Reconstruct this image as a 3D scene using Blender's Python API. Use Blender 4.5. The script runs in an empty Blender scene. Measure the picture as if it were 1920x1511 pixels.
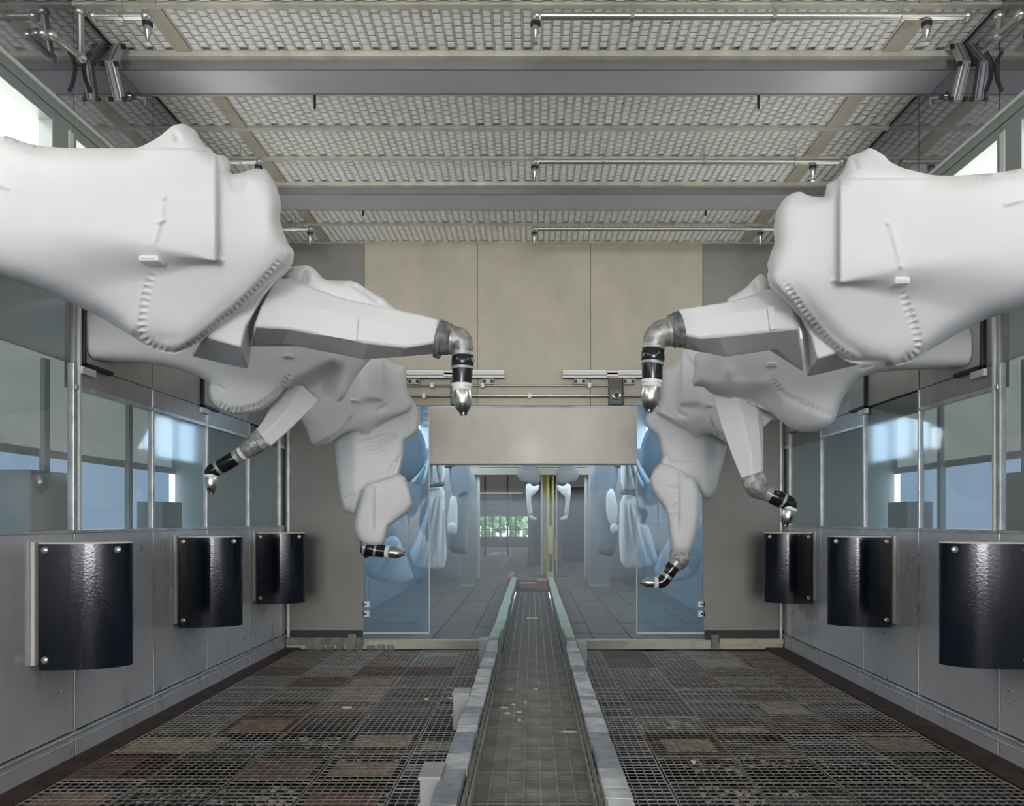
import bpy, bmesh, math, random
import numpy as np
from mathutils import Vector, Matrix
from mathutils.geometry import delaunay_2d_cdt

S = bpy.context.scene
COL = S.collection
rnd = random.Random(7)

# ------------------------------------------------------------------ camera
F, CX, CY, CAMZ = 1400.0, 998.0, 975.0, 1.5
cam_d = bpy.data.cameras.new('camera')
cam = bpy.data.objects.new('camera', cam_d)
COL.objects.link(cam)
cam.location = (0, 0, CAMZ)
cam.rotation_euler = (math.pi / 2, 0, 0)
cam_d.sensor_fit = 'HORIZONTAL'
cam_d.sensor_width = 36.0
cam_d.lens = F / 1920 * 36.0
cam_d.shift_x = -(CX - 960) / 1920
cam_d.shift_y = (CY - 755.5) / 1920
cam_d.clip_start = 0.05
cam_d.clip_end = 200
S.camera = cam

# ------------------------------------------------------------------ world, exposure
S.view_settings.view_transform = 'Standard'
S.view_settings.look = 'None'
S.view_settings.gamma = 1.0
S.view_settings.use_curve_mapping = False
S.view_settings.exposure = 0.0
wd = bpy.data.worlds.new('world')
S.world = wd
wd.use_nodes = True
bg = wd.node_tree.nodes['Background']
bg.inputs['Color'].default_value = (0.75, 0.87, 1.0, 1)
bg.inputs['Strength'].default_value = 5.0
WALL_LIGHT = 3.3        # lit windows high in both side walls
BLUE_LIGHT = 9.0        # the same lit windows in the next zone, bluish
CORRIDOR = 0.7         # blue strip added to glow behind the lower glass
HALL_LIGHT = 9.0
FILL_LIGHT = 22.0        # added fill panel, unseen behind the camera


def W(px, py, Y):
    return Vector(((px - CX) / F * Y, Y, CAMZ + (CY - py) / F * Y))


# ------------------------------------------------------------------ materials
MATS = {}


def mat(name, col, rough=0.6, metal=0.0, noise=0.0, nscale=6.0, stretch=(1, 1, 1), col2=None,
        bump=0.0, bscale=40.0, emit=None, estr=0.0, rvar=0.0, spec=0.5, ramp=(0.35, 0.65), coat=0.0):
    m = bpy.data.materials.new(name)
    m.use_nodes = True
    nt = m.node_tree
    b = nt.nodes['Principled BSDF']
    b.inputs['Base Color'].default_value = (*col, 1)
    b.inputs['Roughness'].default_value = rough
    b.inputs['Metallic'].default_value = metal
    b.inputs['Specular IOR Level'].default_value = spec
    b.inputs['Coat Weight'].default_value = coat
    if emit:
        b.inputs['Emission Color'].default_value = (*emit, 1)
        b.inputs['Emission Strength'].default_value = estr
    if noise > 0 or bump > 0 or rvar > 0 or col2:
        tc = nt.nodes.new('ShaderNodeTexCoord')
        mp = nt.nodes.new('ShaderNodeMapping')
        mp.inputs['Scale'].default_value = stretch
        nt.links.new(tc.outputs['Object'], mp.inputs['Vector'])
        n = nt.nodes.new('ShaderNodeTexNoise')
        n.inputs['Scale'].default_value = nscale
        n.inputs['Detail'].default_value = 5
        n.inputs['Roughness'].default_value = 0.6
        nt.links.new(mp.outputs['Vector'], n.inputs['Vector'])
        r = nt.nodes.new('ShaderNodeValToRGB')
        r.color_ramp.elements[0].position = ramp[0]
        r.color_ramp.elements[1].position = ramp[1]
        if col2 is None:
            c1 = tuple(max(0, c * (1 - noise)) for c in col)
            c2 = tuple(min(1, c * (1 + noise)) for c in col)
        else:
            c1, c2 = col, col2
        r.color_ramp.elements[0].color = (*c1, 1)
        r.color_ramp.elements[1].color = (*c2, 1)
        nt.links.new(n.outputs['Fac'], r.inputs['Fac'])
        nt.links.new(r.outputs['Color'], b.inputs['Base Color'])
        if rvar > 0:
            mr = nt.nodes.new('ShaderNodeMapRange')
            mr.inputs['From Min'].default_value = 0.3
            mr.inputs['From Max'].default_value = 0.7
            mr.inputs['To Min'].default_value = max(0.02, rough - rvar)
            mr.inputs['To Max'].default_value = min(1, rough + rvar)
            nt.links.new(n.outputs['Fac'], mr.inputs['Value'])
            nt.links.new(mr.outputs['Result'], b.inputs['Roughness'])
        if bump > 0:
            n2 = nt.nodes.new('ShaderNodeTexNoise')
            n2.inputs['Scale'].default_value = bscale
            n2.inputs['Detail'].default_value = 4
            nt.links.new(mp.outputs['Vector'], n2.inputs['Vector'])
            bp = nt.nodes.new('ShaderNodeBump')
            bp.inputs['Strength'].default_value = bump
            bp.inputs['Distance'].default_value = 0.01
            nt.links.new(n2.outputs['Fac'], bp.inputs['Height'])
            nt.links.new(bp.outputs['Normal'], b.inputs['Normal'])
    MATS[name] = m
    return m


def emission(name, col, s):
    m = bpy.data.materials.new(name)
    m.use_nodes = True
    nt = m.node_tree
    nt.nodes.remove(nt.nodes['Principled BSDF'])
    e = nt.nodes.new('ShaderNodeEmission')
    e.inputs['Color'].default_value = (*col, 1)
    e.inputs['Strength'].default_value = s
    nt.links.new(e.outputs[0], nt.nodes['Material Output'].inputs['Surface'])
    MATS[name] = m
    return m


def glass(name, tint, refl=1.0, ior=1.5, rough=0.01, haze=0.0, hazecol=(.5, .5, .5)):
    m = bpy.data.materials.new(name)
    m.use_nodes = True
    nt = m.node_tree
    nt.nodes.remove(nt.nodes['Principled BSDF'])
    t = nt.nodes.new('ShaderNodeBsdfTransparent')
    t.inputs['Color'].default_value = (*tint, 1)
    g = nt.nodes.new('ShaderNodeBsdfGlossy')
    g.inputs['Roughness'].default_value = rough
    g.inputs['Color'].default_value = (refl, refl, refl, 1)
    fr = nt.nodes.new('ShaderNodeFresnel')
    fr.inputs['IOR'].default_value = ior
    mx = nt.nodes.new('ShaderNodeMixShader')
    nt.links.new(t.outputs[0], mx.inputs[1])
    nt.links.new(g.outputs[0], mx.inputs[2])
    geo = nt.nodes.new('ShaderNodeNewGeometry')     # mirror only on the outer faces of the pane
    mul = nt.nodes.new('ShaderNodeMath')
    mul.operation = 'MULTIPLY_ADD'
    mul.inputs[1].default_value = -1.0
    mul.inputs[2].default_value = 1.0
    nt.links.new(geo.outputs['Backfacing'], mul.inputs[0])
    m2 = nt.nodes.new('ShaderNodeMath')
    m2.operation = 'MULTIPLY'
    nt.links.new(mul.outputs[0], m2.inputs[0])
    nt.links.new(fr.outputs[0], m2.inputs[1])
    nt.links.new(m2.outputs[0], mx.inputs[0])
    last = mx
    if haze > 0:      # film of overspray on the pane
        d = nt.nodes.new('ShaderNodeBsdfDiffuse')
        d.inputs['Color'].default_value = (*hazecol, 1)
        mx2 = nt.nodes.new('ShaderNodeMixShader')
        mx2.inputs[0].default_value = haze
        nt.links.new(mx.outputs[0], mx2.inputs[1])
        nt.links.new(d.outputs[0], mx2.inputs[2])
        last = mx2
    nt.links.new(last.outputs[0], nt.nodes['Material Output'].inputs['Surface'])
    MATS[name] = m
    return m


def mist(name, col, dens):
    m = bpy.data.materials.new(name)
    m.use_nodes = True
    nt = m.node_tree
    nt.nodes.remove(nt.nodes['Principled BSDF'])
    v = nt.nodes.new('ShaderNodeVolumeScatter')
    v.inputs['Color'].default_value = (*col, 1)
    v.inputs['Density'].default_value = dens
    v.inputs['Anisotropy'].default_value = 0.2
    nt.links.new(v.outputs[0], nt.nodes['Material Output'].inputs['Volume'])
    MATS[name] = m
    return m


mat('fabric', (0.78, 0.78, 0.77), 0.85, bump=0.08, bscale=9, noise=0.02, nscale=3, spec=0.25)
mat('fabric_far', (0.84, 0.91, 0.96), 0.85, spec=0.2, bump=0.3, bscale=14)  # white covers, with the next zone's blue light put into their colour
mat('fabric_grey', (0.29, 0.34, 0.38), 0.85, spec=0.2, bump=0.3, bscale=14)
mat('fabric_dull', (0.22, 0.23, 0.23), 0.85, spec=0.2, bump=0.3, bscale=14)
mat('buckle', (0.86, 0.86, 0.84), 0.4)
mat('cord', (0.80, 0.76, 0.75), 0.7)
mat('tape_dark', (0.16, 0.17, 0.16), 0.45, noise=0.5, nscale=25, bump=0.7, bscale=35)
mat('tape_pale', (0.42, 0.41, 0.38), 0.5, noise=0.5, nscale=25, bump=0.7, bscale=35)
mat('casting', (0.36, 0.35, 0.33), 0.45, metal=0.5, noise=0.35, nscale=30, bump=0.3, bscale=60)
mat('wrist_black', (0.012, 0.013, 0.016), 0.12)
mat('wrist_grey', (0.38, 0.38, 0.37), 0.35, metal=0.3)
mat('cup_white', (0.82, 0.82, 0.80), 0.3)
mat('chrome', (0.62, 0.61, 0.58), 0.24, metal=1.0)
mat('chrome_dark', (0.10, 0.10, 0.10), 0.25, metal=0.8)
mat('steel_panel', (0.60, 0.60, 0.625), 0.30, metal=0.35, noise=0.07, nscale=1.6, stretch=(1.5, 1.8, .8), rvar=0.05)
mat('steel_light', (0.38, 0.37, 0.36), 0.42, metal=0.45, noise=0.12, nscale=2, stretch=(2, 3, .6), rvar=0.1)
mat('steel_upper', (0.40, 0.40, 0.43), 0.05, metal=0.85, noise=0.05, nscale=2)
mat('steel_trim', (0.55, 0.56, 0.55), 0.35, metal=0.6, noise=0.2, nscale=8)
mat('frame_green', (0.30, 0.33, 0.315), 0.3, metal=0.3)
mat('frame_pale', (0.62, 0.65, 0.61), 0.4)
mat('wall_backing', (0.20, 0.20, 0.205), 0.6)
mat('joint_dark', (0.05, 0.05, 0.05), 0.7)
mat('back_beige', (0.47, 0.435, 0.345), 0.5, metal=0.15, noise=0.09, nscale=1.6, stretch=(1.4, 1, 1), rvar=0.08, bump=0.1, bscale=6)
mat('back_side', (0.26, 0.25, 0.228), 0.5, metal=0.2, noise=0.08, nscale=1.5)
mat('back_low', (0.53, 0.495, 0.435), 0.45, metal=0.2, noise=0.14, nscale=2.5, stretch=(1, 1, .6), rvar=0.1, bump=0.12, bscale=5)
mat('ceiling_beige', (0.58, 0.56, 0.48), 0.6, noise=0.15, nscale=5)
mat('plate_beige', (0.50, 0.47, 0.37), 0.5, col2=(0.33, 0.24, 0.13), nscale=4, ramp=(0.55, 0.75), metal=0.1)
mat('grid_wire', (0.20, 0.19, 0.17), 0.6)
mat('filter_pad', (0.95, 0.945, 0.90), 0.9, noise=0.12, nscale=18)
mat('beam_grey', (0.50, 0.51, 0.55), 0.4, metal=0.35, noise=0.05, nscale=1.5)
mat('beam_flange', (0.22, 0.22, 0.22), 0.5, noise=0.06, nscale=2)
mat('pipe_steel', (0.50, 0.50, 0.47), 0.28, metal=0.85)
mat('rubber', (0.012, 0.012, 0.014), 0.5)
mat('black_gloss', (0.004, 0.007, 0.014), 0.10, bump=0.05, bscale=70)
mat('plate_edge', (0.60, 0.57, 0.52), 0.45)
mat('screw', (0.50, 0.49, 0.45), 0.3, metal=0.8)
mat('grate_dark', (0.30, 0.27, 0.235), 0.5, metal=0.4, noise=0.45, nscale=9)
mat('grate_red', (0.22, 0.155, 0.125), 0.6, metal=0.2, noise=0.45, nscale=9)
mat('grate_grey', (0.38, 0.36, 0.33), 0.5, metal=0.4, noise=0.35, nscale=9)
mat('grate_cream', (0.40, 0.36, 0.27), 0.7, noise=0.4, nscale=12)
mat('deposit_cream', (0.15, 0.13, 0.09), 0.8, col2=(0.40, 0.35, 0.25), nscale=22, bump=0.8, bscale=30)
mat('deposit_rust', (0.055, 0.035, 0.027), 0.8, col2=(0.17, 0.10, 0.07), nscale=16, bump=0.8, bscale=30)
mat('deposit_dark', (0.03, 0.03, 0.03), 0.7, col2=(0.075, 0.075, 0.072), nscale=14, bump=0.6, bscale=30)
mat('deposit_brown', (0.14, 0.095, 0.065), 0.8, col2=(0.32, 0.245, 0.175), nscale=12, bump=0.6, bscale=30)
mat('pit_floor', (0.008, 0.008, 0.008), 0.12, noise=0.4, nscale=3, bump=0.5, bscale=5, spec=0.25)
mat('rust_plate', (0.06, 0.035, 0.028), 0.7, noise=0.5, nscale=7, bump=0.3, bscale=20)
mat('channel_grate', (0.29, 0.28, 0.255), 0.5, metal=0.2, noise=0.3, nscale=5)
mat('channel_dark', (0.06, 0.058, 0.052), 0.6)
mat('channel_base', (0.10, 0.095, 0.085), 0.6, col2=(0.16, 0.085, 0.055), nscale=2.2, ramp=(.55, .75))
mat('rail_tape', (0.56, 0.575, 0.59), 0.42, noise=0.35, nscale=7, bump=0.7, bscale=16)
mat('rail_tape_dark', (0.27, 0.29, 0.32), 0.4, noise=0.3, nscale=9, bump=0.6, bscale=22)
mat('rail_side', (0.24, 0.235, 0.22), 0.6, noise=0.5, nscale=10, bump=0.4, bscale=30)
mat('rail_inner', (0.42, 0.40, 0.36), 0.6, noise=0.4, nscale=14)
mat('green_tape', (0.42, 0.54, 0.44), 0.5, noise=0.14, nscale=3, bump=0.2, bscale=8)
mat('bracket_grey', (0.42, 0.42, 0.41), 0.5, noise=0.1)
mat('sill_cream', (0.52, 0.49, 0.38), 0.6, col2=(0.30, 0.28, 0.23), nscale=10, ramp=(.5, .8))
mat('sill_grey', (0.20, 0.195, 0.175), 0.6, noise=0.3, nscale=9)
mat('dab', (0.40, 0.38, 0.32), 0.6, noise=0.4, nscale=20)
mat('flake', (0.72, 0.71, 0.66), 0.8)
mat('alu', (0.86, 0.86, 0.84), 0.4)
mat('alu_strut', (0.48, 0.48, 0.50), 0.4, metal=0.5)
mat('sensor_grey', (0.15, 0.14, 0.125), 0.5)
mat('corridor_wall', (0.45, 0.48, 0.46), 0.7)
mat('corridor_box', (0.46, 0.46, 0.42), 0.7)
mat('zone_wall', (0.42, 0.45, 0.47), 0.6)
mat('zone_panel', (0.34, 0.35, 0.345), 0.5)
mat('zone_floor', (0.155, 0.148, 0.138), 0.55, noise=0.25, nscale=3)
mat('hall_floor', (0.17, 0.165, 0.155), 0.6, noise=0.1, nscale=1)
mat('hall_wall', (0.24, 0.235, 0.225), 0.7)
mat('hall_dark', (0.045, 0.047, 0.055), 0.6)
mat('hall_col', (0.12, 0.125, 0.12), 0.6)
mat('yellow', (0.75, 0.66, 0.20), 0.5)
mat('yellow_dark', (0.26, 0.22, 0.07), 0.5)
mat('orange', (0.65, 0.36, 0.05), 0.5)
mat('brick', (0.46, 0.26, 0.17), 0.7)
mat('tape_yellow', (0.42, 0.40, 0.27), 0.6)
mat('sheet_white', (0.72, 0.76, 0.86), 0.5)
mat('sheet_blue', (0.08, 0.10, 0.28), 0.5)
mat('header', (0.46, 0.45, 0.35), 0.6)
mat('leaf', (0.20, 0.36, 0.15), 0.8, noise=0.5, nscale=3)
mat('ground_out', (0.6, 0.6, 0.58), 0.8)
emission('light_white', (1.0, 0.99, 0.96), WALL_LIGHT)
emission('light_blue', (0.74, 0.88, 1.0), BLUE_LIGHT)
emission('fill_glow', (0.97, 0.98, 1.0), FILL_LIGHT)
emission('blue_glow', (0.45, 0.66, 0.92), CORRIDOR)
emission('green_glow', (0.90, 1.0, 0.95), 0.30)
emission('hall_lamp', (1.0, 0.98, 0.94), HALL_LIGHT)
glass('glass_booth', (0.90, 0.93, 0.93), refl=0.95, ior=1.9, rough=0.06, haze=0.13, hazecol=(.55, .6, .58))
glass('glass_blue', (0.80, 0.90, 0.97), refl=0.8, ior=1.45, haze=0.12, hazecol=(.45, .6, .72))
glass('glass_clear', (0.92, 0.95, 0.95), refl=0.9, ior=1.45)
mist('mist_far', (0.92, 0.95, 1.0), 0.095)
mist('mist_near', (0.95, 0.96, 0.98), 0.17)


# ------------------------------------------------------------------ mesh helpers
class MB:
    def __init__(self):
        self.v, self.f = [], []

    def add(self, vs, fs):
        o = len(self.v)
        self.v += [tuple(p) for p in vs]
        self.f += [tuple(i + o for i in f) for f in fs]
        return self

    def box(self, x0, x1, y0, y1, z0, z1):
        return self.add([(x0, y0, z0), (x1, y0, z0), (x1, y1, z0), (x0, y1, z0),
                         (x0, y0, z1), (x1, y0, z1), (x1, y1, z1), (x0, y1, z1)],
                        [(3, 2, 1, 0), (4, 5, 6, 7), (0, 1, 5, 4), (1, 2, 6, 5), (2, 3, 7, 6), (3, 0, 4, 7)])

    def obox(self, c, ax, ay, az, sx, sy, sz):
        c, ax, ay, az = Vector(c), Vector(ax), Vector(ay), Vector(az)
        vs = []
        for k in (-1, 1):
            for i, j in ((-1, -1), (1, -1), (1, 1), (-1, 1)):
                vs.append(c + ax * (i * sx / 2) + ay * (j * sy / 2) + az * (k * sz / 2))
        return self.add(vs, [(3, 2, 1, 0), (4, 5, 6, 7), (0, 1, 5, 4), (1, 2, 6, 5), (2, 3, 7, 6), (3, 0, 4, 7)])

    def rings(self, rings, cap=True, closed=True):
        n = len(rings[0])
        vs = [p for r in rings for p in r]
        fs = []
        for i in range(len(rings) - 1):
            for j in range(n if closed else n - 1):
                a, b = i * n + j, i * n + (j + 1) % n
                fs.append((a, b, b + n, a + n))
        if cap:
            fs.append(tuple(range(n - 1, -1, -1)))
            o = (len(rings) - 1) * n
            fs.append(tuple(range(o, o + n)))
        return self.add(vs, fs)

    def lathe(self, p0, p1, prof, n=24):
        p0, p1 = Vector(p0), Vector(p1)
        d = (p1 - p0)
        u = d.normalized()
        a = u.orthogonal().normalized()
        b = u.cross(a)
        rs = []
        for t, r in prof:
            c = p0 + d * t
            rs.append([c + (a * math.cos(2 * math.pi * k / n) + b * math.sin(2 * math.pi * k / n)) * r for k in range(n)])
        return self.rings(rs)

    def tube(self, pts, r, n=12):
        pts = [Vector(p) for p in pts]
        rad = r if isinstance(r, (list, tuple)) else [r] * len(pts)
        t0 = (pts[1] - pts[0]).normalized()
        a = t0.orthogonal().normalized()
        rs = []
        for i, p in enumerate(pts):
            t = (pts[min(i + 1, len(pts) - 1)] - pts[max(i - 1, 0)]).normalized()
            a = (a - t * a.dot(t)).normalized()
            b = t.cross(a)
            rs.append([p + (a * math.cos(2 * math.pi * k / n) + b * math.sin(2 * math.pi * k / n)) * rad[i] for k in range(n)])
        return self.rings(rs)

    def extrude(self, poly, axis, h0, h1):
        """2D polygon extruded along an axis: axis z -> (x,y), x -> (y,z), y -> (x,z)."""
        def P(p, h):
            return {'z': (p[0], p[1], h), 'x': (h, p[0], p[1]), 'y': (p[0], h, p[1])}[axis]
        return self.rings([[P(p, h0) for p in poly], [P(p, h1) for p in poly]])


def mesh_from(name, mb, m, smooth=None):
    me = bpy.data.meshes.new(name)
    me.from_pydata(mb.v, [], mb.f)
    me.validate()
    bm = bmesh.new()
    bm.from_mesh(me)
    bmesh.ops.recalc_face_normals(bm, faces=bm.faces)
    bm.to_mesh(me)
    bm.free()
    me.materials.append(MATS[m])
    if smooth is not None:
        me.shade_smooth()
        if smooth < 179:
            me.set_sharp_from_angle(angle=math.radians(smooth))
    return me


def attach(o, parent):
    if parent is not None:
        o.parent = parent
        loc = Vector(parent.location) if parent.type == 'EMPTY' else Vector()
        o.matrix_parent_inverse = Matrix.Translation(-loc)


def obj(name, mb, m, parent=None, smooth=None, bevel=0.0, label=None, cat=None, group=None, kind=None, segs=2):
    me = mb if isinstance(mb, bpy.types.Mesh) else mesh_from(name, mb, m, smooth)
    o = bpy.data.objects.new(name, me)
    COL.objects.link(o)
    attach(o, parent)
    if bevel > 0:
        b = o.modifiers.new('bevel', 'BEVEL')
        b.width = bevel
        b.segments = segs
        b.limit_method = 'ANGLE'
        b.angle_limit = math.radians(35)
    tag(o, label, cat, group, kind)
    return o


def tag(o, label=None, cat=None, group=None, kind=None):
    if label:
        o['label'] = label
    if cat:
        o['category'] = cat
    if group:
        o['group'] = group
    if kind:
        o['kind'] = kind


def thing(name, loc, label, cat, group=None):
    o = bpy.data.objects.new(name, None)
    o.empty_display_size = 0.1
    COL.objects.link(o)
    o.location = loc
    tag(o, label, cat, group)
    return o


def struct(name, mb, m, **k):
    return obj(name, mb, m, kind='structure', **k)


def inst(name, me, loc, parent=None, rot=None):
    o = bpy.data.objects.new(name, me)
    COL.objects.link(o)
    o.location = loc
    if rot:
        o.rotation_euler = rot
    attach(o, parent)
    return o


# ------------------------------------------------------------------ inflated fabric covers
def in_poly(px, py, poly):
    c = np.zeros(px.shape, bool)
    n = len(poly)
    for i in range(n):
        x0, y0 = poly[i]
        x1, y1 = poly[(i + 1) % n]
        if y0 == y1:
            continue
        t = ((y0 > py) != (y1 > py)) & (px < (x1 - x0) * (py - y0) / (y1 - y0) + x0)
        c ^= t
    return c


def polydist(px, py, line):
    """distance to an open polyline, and arc length at the nearest point"""
    best = np.full(px.shape, 1e9)
    sarc = np.zeros(px.shape)
    acc = 0.0
    for (x0, y0), (x1, y1) in zip(line[:-1], line[1:]):
        L = math.hypot(x1 - x0, y1 - y0)
        t = np.clip(((px - x0) * (x1 - x0) + (py - y0) * (y1 - y0)) / (L * L), 0, 1)
        d = np.hypot(px - (x0 + t * (x1 - x0)), py - (y0 + t * (y1 - y0)))
        m = d < best
        best[m] = d[m]
        sarc[m] = acc + t[m] * L
        acc += L
    return best, sarc, acc


def sm(x):
    x = np.clip(x, 0, 1)
    return x * x * (3 - 2 * x)


def chaikin(p, n=1):
    for _ in range(n):
        q = []
        for i in range(len(p)):
            a, b = p[i], p[(i + 1) % len(p)]
            q.append((a[0] * .8 + b[0] * .2, a[1] * .8 + b[1] * .2))
            q.append((a[0] * .2 + b[0] * .8, a[1] * .2 + b[1] * .8))
        p = q
    return p


def relief(name, outline, plane, T, m, parent, Tb=None, res=6.0, k=1 / 45.0, field=None, ribs=(), folds=(), lines=(), fine=None, clampx=True):
    """Stretch-fabric volume: closed body whose rim is the outline, swelling T towards the front and Tb to the
    back; plane(px,py) is the distance of its middle, ribs are gathered seams, folds are pleats."""
    Tb = T if Tb is None else Tb
    fine = fine or res * 0.5
    poly = chaikin(outline, 1)
    bd = []
    for i in range(len(poly)):
        a, b = poly[i], poly[(i + 1) % len(poly)]
        L = math.hypot(b[0] - a[0], b[1] - a[1])
        n = max(1, int(L / res + .5))
        for q in range(n):
            bd.append((a[0] + (b[0] - a[0]) * q / n, a[1] + (b[1] - a[1]) * q / n))
    bda = np.array(bd)
    x0, y0 = bda.min(0)
    x1, y1 = bda.max(0)
    gx, gy = np.meshgrid(np.arange(x0, x1, res), np.arange(y0, y1, res * .87))
    gx = gx + (np.arange(gx.shape[0]) % 2)[:, None] * res * .5
    P = np.stack([gx.ravel(), gy.ravel()], 1)
    dense = [(l, w) for l, w in lines]
    dense += [(r[0], r[2] * 1.8) for r in ribs] + [(f[0], f[1] * 2.2) for f in folds]
    if dense:
        keep = np.ones(len(P), bool)
        extra = []
        ex, ey = np.meshgrid(np.arange(x0, x1, fine), np.arange(y0, y1, fine))
        E = np.stack([ex.ravel(), ey.ravel()], 1)
        near = np.zeros(len(E), bool)
        for l, w in dense:
            keep &= polydist(P[:, 0], P[:, 1], l)[0] > w
            near |= polydist(E[:, 0], E[:, 1], l)[0] <= w
        P = np.concatenate([P[keep], E[near]])
    ins = in_poly(P[:, 0], P[:, 1], poly)
    P = P[ins]
    db = polydist(P[:, 0], P[:, 1], bd + [bd[0]])[0]
    P = P[db > fine * 0.45]
    nb = len(bd)
    allp = [Vector(p) for p in bd] + [Vector(p) for p in P]
    vs, es, fs, *_ = delaunay_2d_cdt(allp, [], [list(range(nb))], 1, 1e-4)
    V = np.array([(v[0], v[1]) for v in vs])
    N = len(V)
    # boundary = edges used once
    tri = [t for t in fs]
    cnt = {}
    for t in tri:
        for a, b in zip(t, t[1:] + t[:1]):
            e = (a, b) if a < b else (b, a)
            cnt[e] = cnt.get(e, 0) + 1
    E = np.array(list(cnt.keys()))
    rim = np.zeros(N, bool)
    for e, c in cnt.items():
        if c == 1:
            rim[e[0]] = rim[e[1]] = True
    L2 = ((V[E[:, 0]] - V[E[:, 1]]) ** 2).sum(1)
    deg = np.bincount(E.ravel(), minlength=N).astype(float)
    l2 = (np.bincount(E[:, 0], L2, N) + np.bincount(E[:, 1], L2, N)) / np.maximum(deg, 1)
    w = 1.0 / np.sqrt(L2)
    wsum = np.bincount(E[:, 0], w, N) + np.bincount(E[:, 1], w, N)
    u = np.ones(N)
    u[rim] = 0
    c = k * k * l2 / 4
    for it in range(500):
        nbm = (np.bincount(E[:, 0], w * u[E[:, 1]], N) + np.bincount(E[:, 1], w * u[E[:, 0]], N)) / np.maximum(wsum, 1e-9)
        u = (nbm + c) / (1 + c)
        u[rim] = 0
    th = np.sqrt(np.clip(u * (2 - u), 0, 1))
    px, py = V[:, 0], V[:, 1]
    Yp = plane(px, py)
    dF = -T * th
    inner = sm(th / 0.6)
    if field is not None:
        dF = dF + field(px, py) * inner
    for (line, sp, wd_, amp) in ribs:
        d, s, tot = polydist(px, py, line)
        fade = sm(s / 30) * sm((tot - s) / 30 + .3)
        dF += inner * fade * 1.5 * amp * np.exp(-(d / (wd_ * .55)) ** 2) * (0.45 + 0.55 * np.cos(2 * math.pi * s / sp))
    for (line, wd_, amp) in folds:
        d, s, tot = polydist(px, py, line)
        fade = np.sin(math.pi * np.clip(s / tot, 0, 1)) ** .6 * (1.8 if T < .19 else 1.0)
        dF += inner * fade * amp * np.exp(-(d / wd_) ** 2)
    dF = np.minimum(dF, .7 * Tb * th)
    Yf = Yp + dF
    Yb = Yp + Tb * th
    ux, uz = (px - CX) / F, (CY - py) / F
    mb = MB()
    front = np.stack([ux * Yf, Yf, CAMZ + uz * Yf], 1)
    back = np.stack([ux * Yb, Yb, CAMZ + uz * Yb], 1)
    idx = np.arange(N)
    bidx = np.where(rim, idx, 0)
    extra = np.where(~rim)[0]
    bidx[extra] = N + np.arange(len(extra))
    if clampx:        # the cover ends where it meets the wall
        front[:, 0] = np.clip(front[:, 0], XL + .014, XR - .014)
        back[:, 0] = np.clip(back[:, 0], XL + .014, XR - .014)
    mb.v = [tuple(p) for p in front] + [tuple(p) for p in back[extra]]
    mb.f = [tuple(t) for t in tri] + [tuple(int(bidx[i]) for i in reversed(t)) for t in tri]
    return obj(name, mb, m, parent, smooth=180)


def flat_plane(Y, tx=0.0, x0=0.0, ty=0.0, y0=0.0):
    return lambda px, py: Y + tx * (px - x0) + ty * (py - y0)


def loft(name, secs, m, parent, bevel=0.006, smooth=9):
    mb = MB()
    mb.rings([[W(*p) for p in s] for s in secs])
    return obj(name, mb, m, parent, smooth=smooth, bevel=bevel)


def seg(name, a, b, prof, Y, m, parent, n=28):
    """turned piece between two pixel points at distance Y, radii given in pixels"""
    Ya, Yb_ = (Y if isinstance(Y, tuple) else (Y, Y))
    mb = MB().lathe(W(a[0], a[1], Ya), W(b[0], b[1], Yb_), [(t, r * Ya / F) for t, r in prof], n)
    return obj(name, mb, m, parent, smooth=40)


def bend(name, pts, rads, Y, m, parent, n=24):
    P = []
    R = []
    for i in range(len(pts) - 1):
        for q in range(4):
            t = q / 4
            P.append((pts[i][0] * (1 - t) + pts[i + 1][0] * t, pts[i][1] * (1 - t) + pts[i + 1][1] * t))
            R.append(rads[i] * (1 - t) + rads[i + 1] * t)
    P.append(pts[-1])
    R.append(rads[-1])
    for _ in range(3):
        P = [P[0]] + [((P[i - 1][0] + 2 * P[i][0] + P[i + 1][0]) / 4, (P[i - 1][1] + 2 * P[i][1] + P[i + 1][1]) / 4) for i in range(1, len(P) - 1)] + [P[-1]]
    mb = MB().tube([W(p[0], p[1], Y) for p in P], [r * Y / F for r in R], n)
    return obj(name, mb, m, parent, smooth=50)


RIM = [(0, 0.86), (0.12, 1), (0.88, 1), (1, 0.86)]
RIDGE = [(0, .9), (.15, 1.0), (.35, .96), (.5, 1.03), (.7, .97), (.85, 1.0), (1, .92)]


def sc(prof, r):
    return [(t, q * r) for t, q in prof]


def bell(parent, a, b, r, Y):
    """chrome bell: straight barrel that rounds in to a small dark nozzle"""
    prof = [(0, .97 * r), (.04, r), (.45, r), (.62, .95 * r), (.78, .80 * r), (.90, .62 * r), (1, .45 * r)]
    o = seg('bell_cup', a, b, prof, Y, 'chrome', parent)
    d = Vector((b[0] - a[0], b[1] - a[1])).normalized() * max(2.0, r * .25)
    seg('nozzle', b, (b[0] + d.x, b[1] + d.y), [(0, .42 * r), (1, .40 * r)], Y, 'chrome_dark', o, 16)
    return o


# ------------------------------------------------------------------ dimensions
XL, XR = -2.91, 2.967
YB = 8.8               # back wall
Y0 = -16.0              # behind the camera
ZC = 4.77
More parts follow.
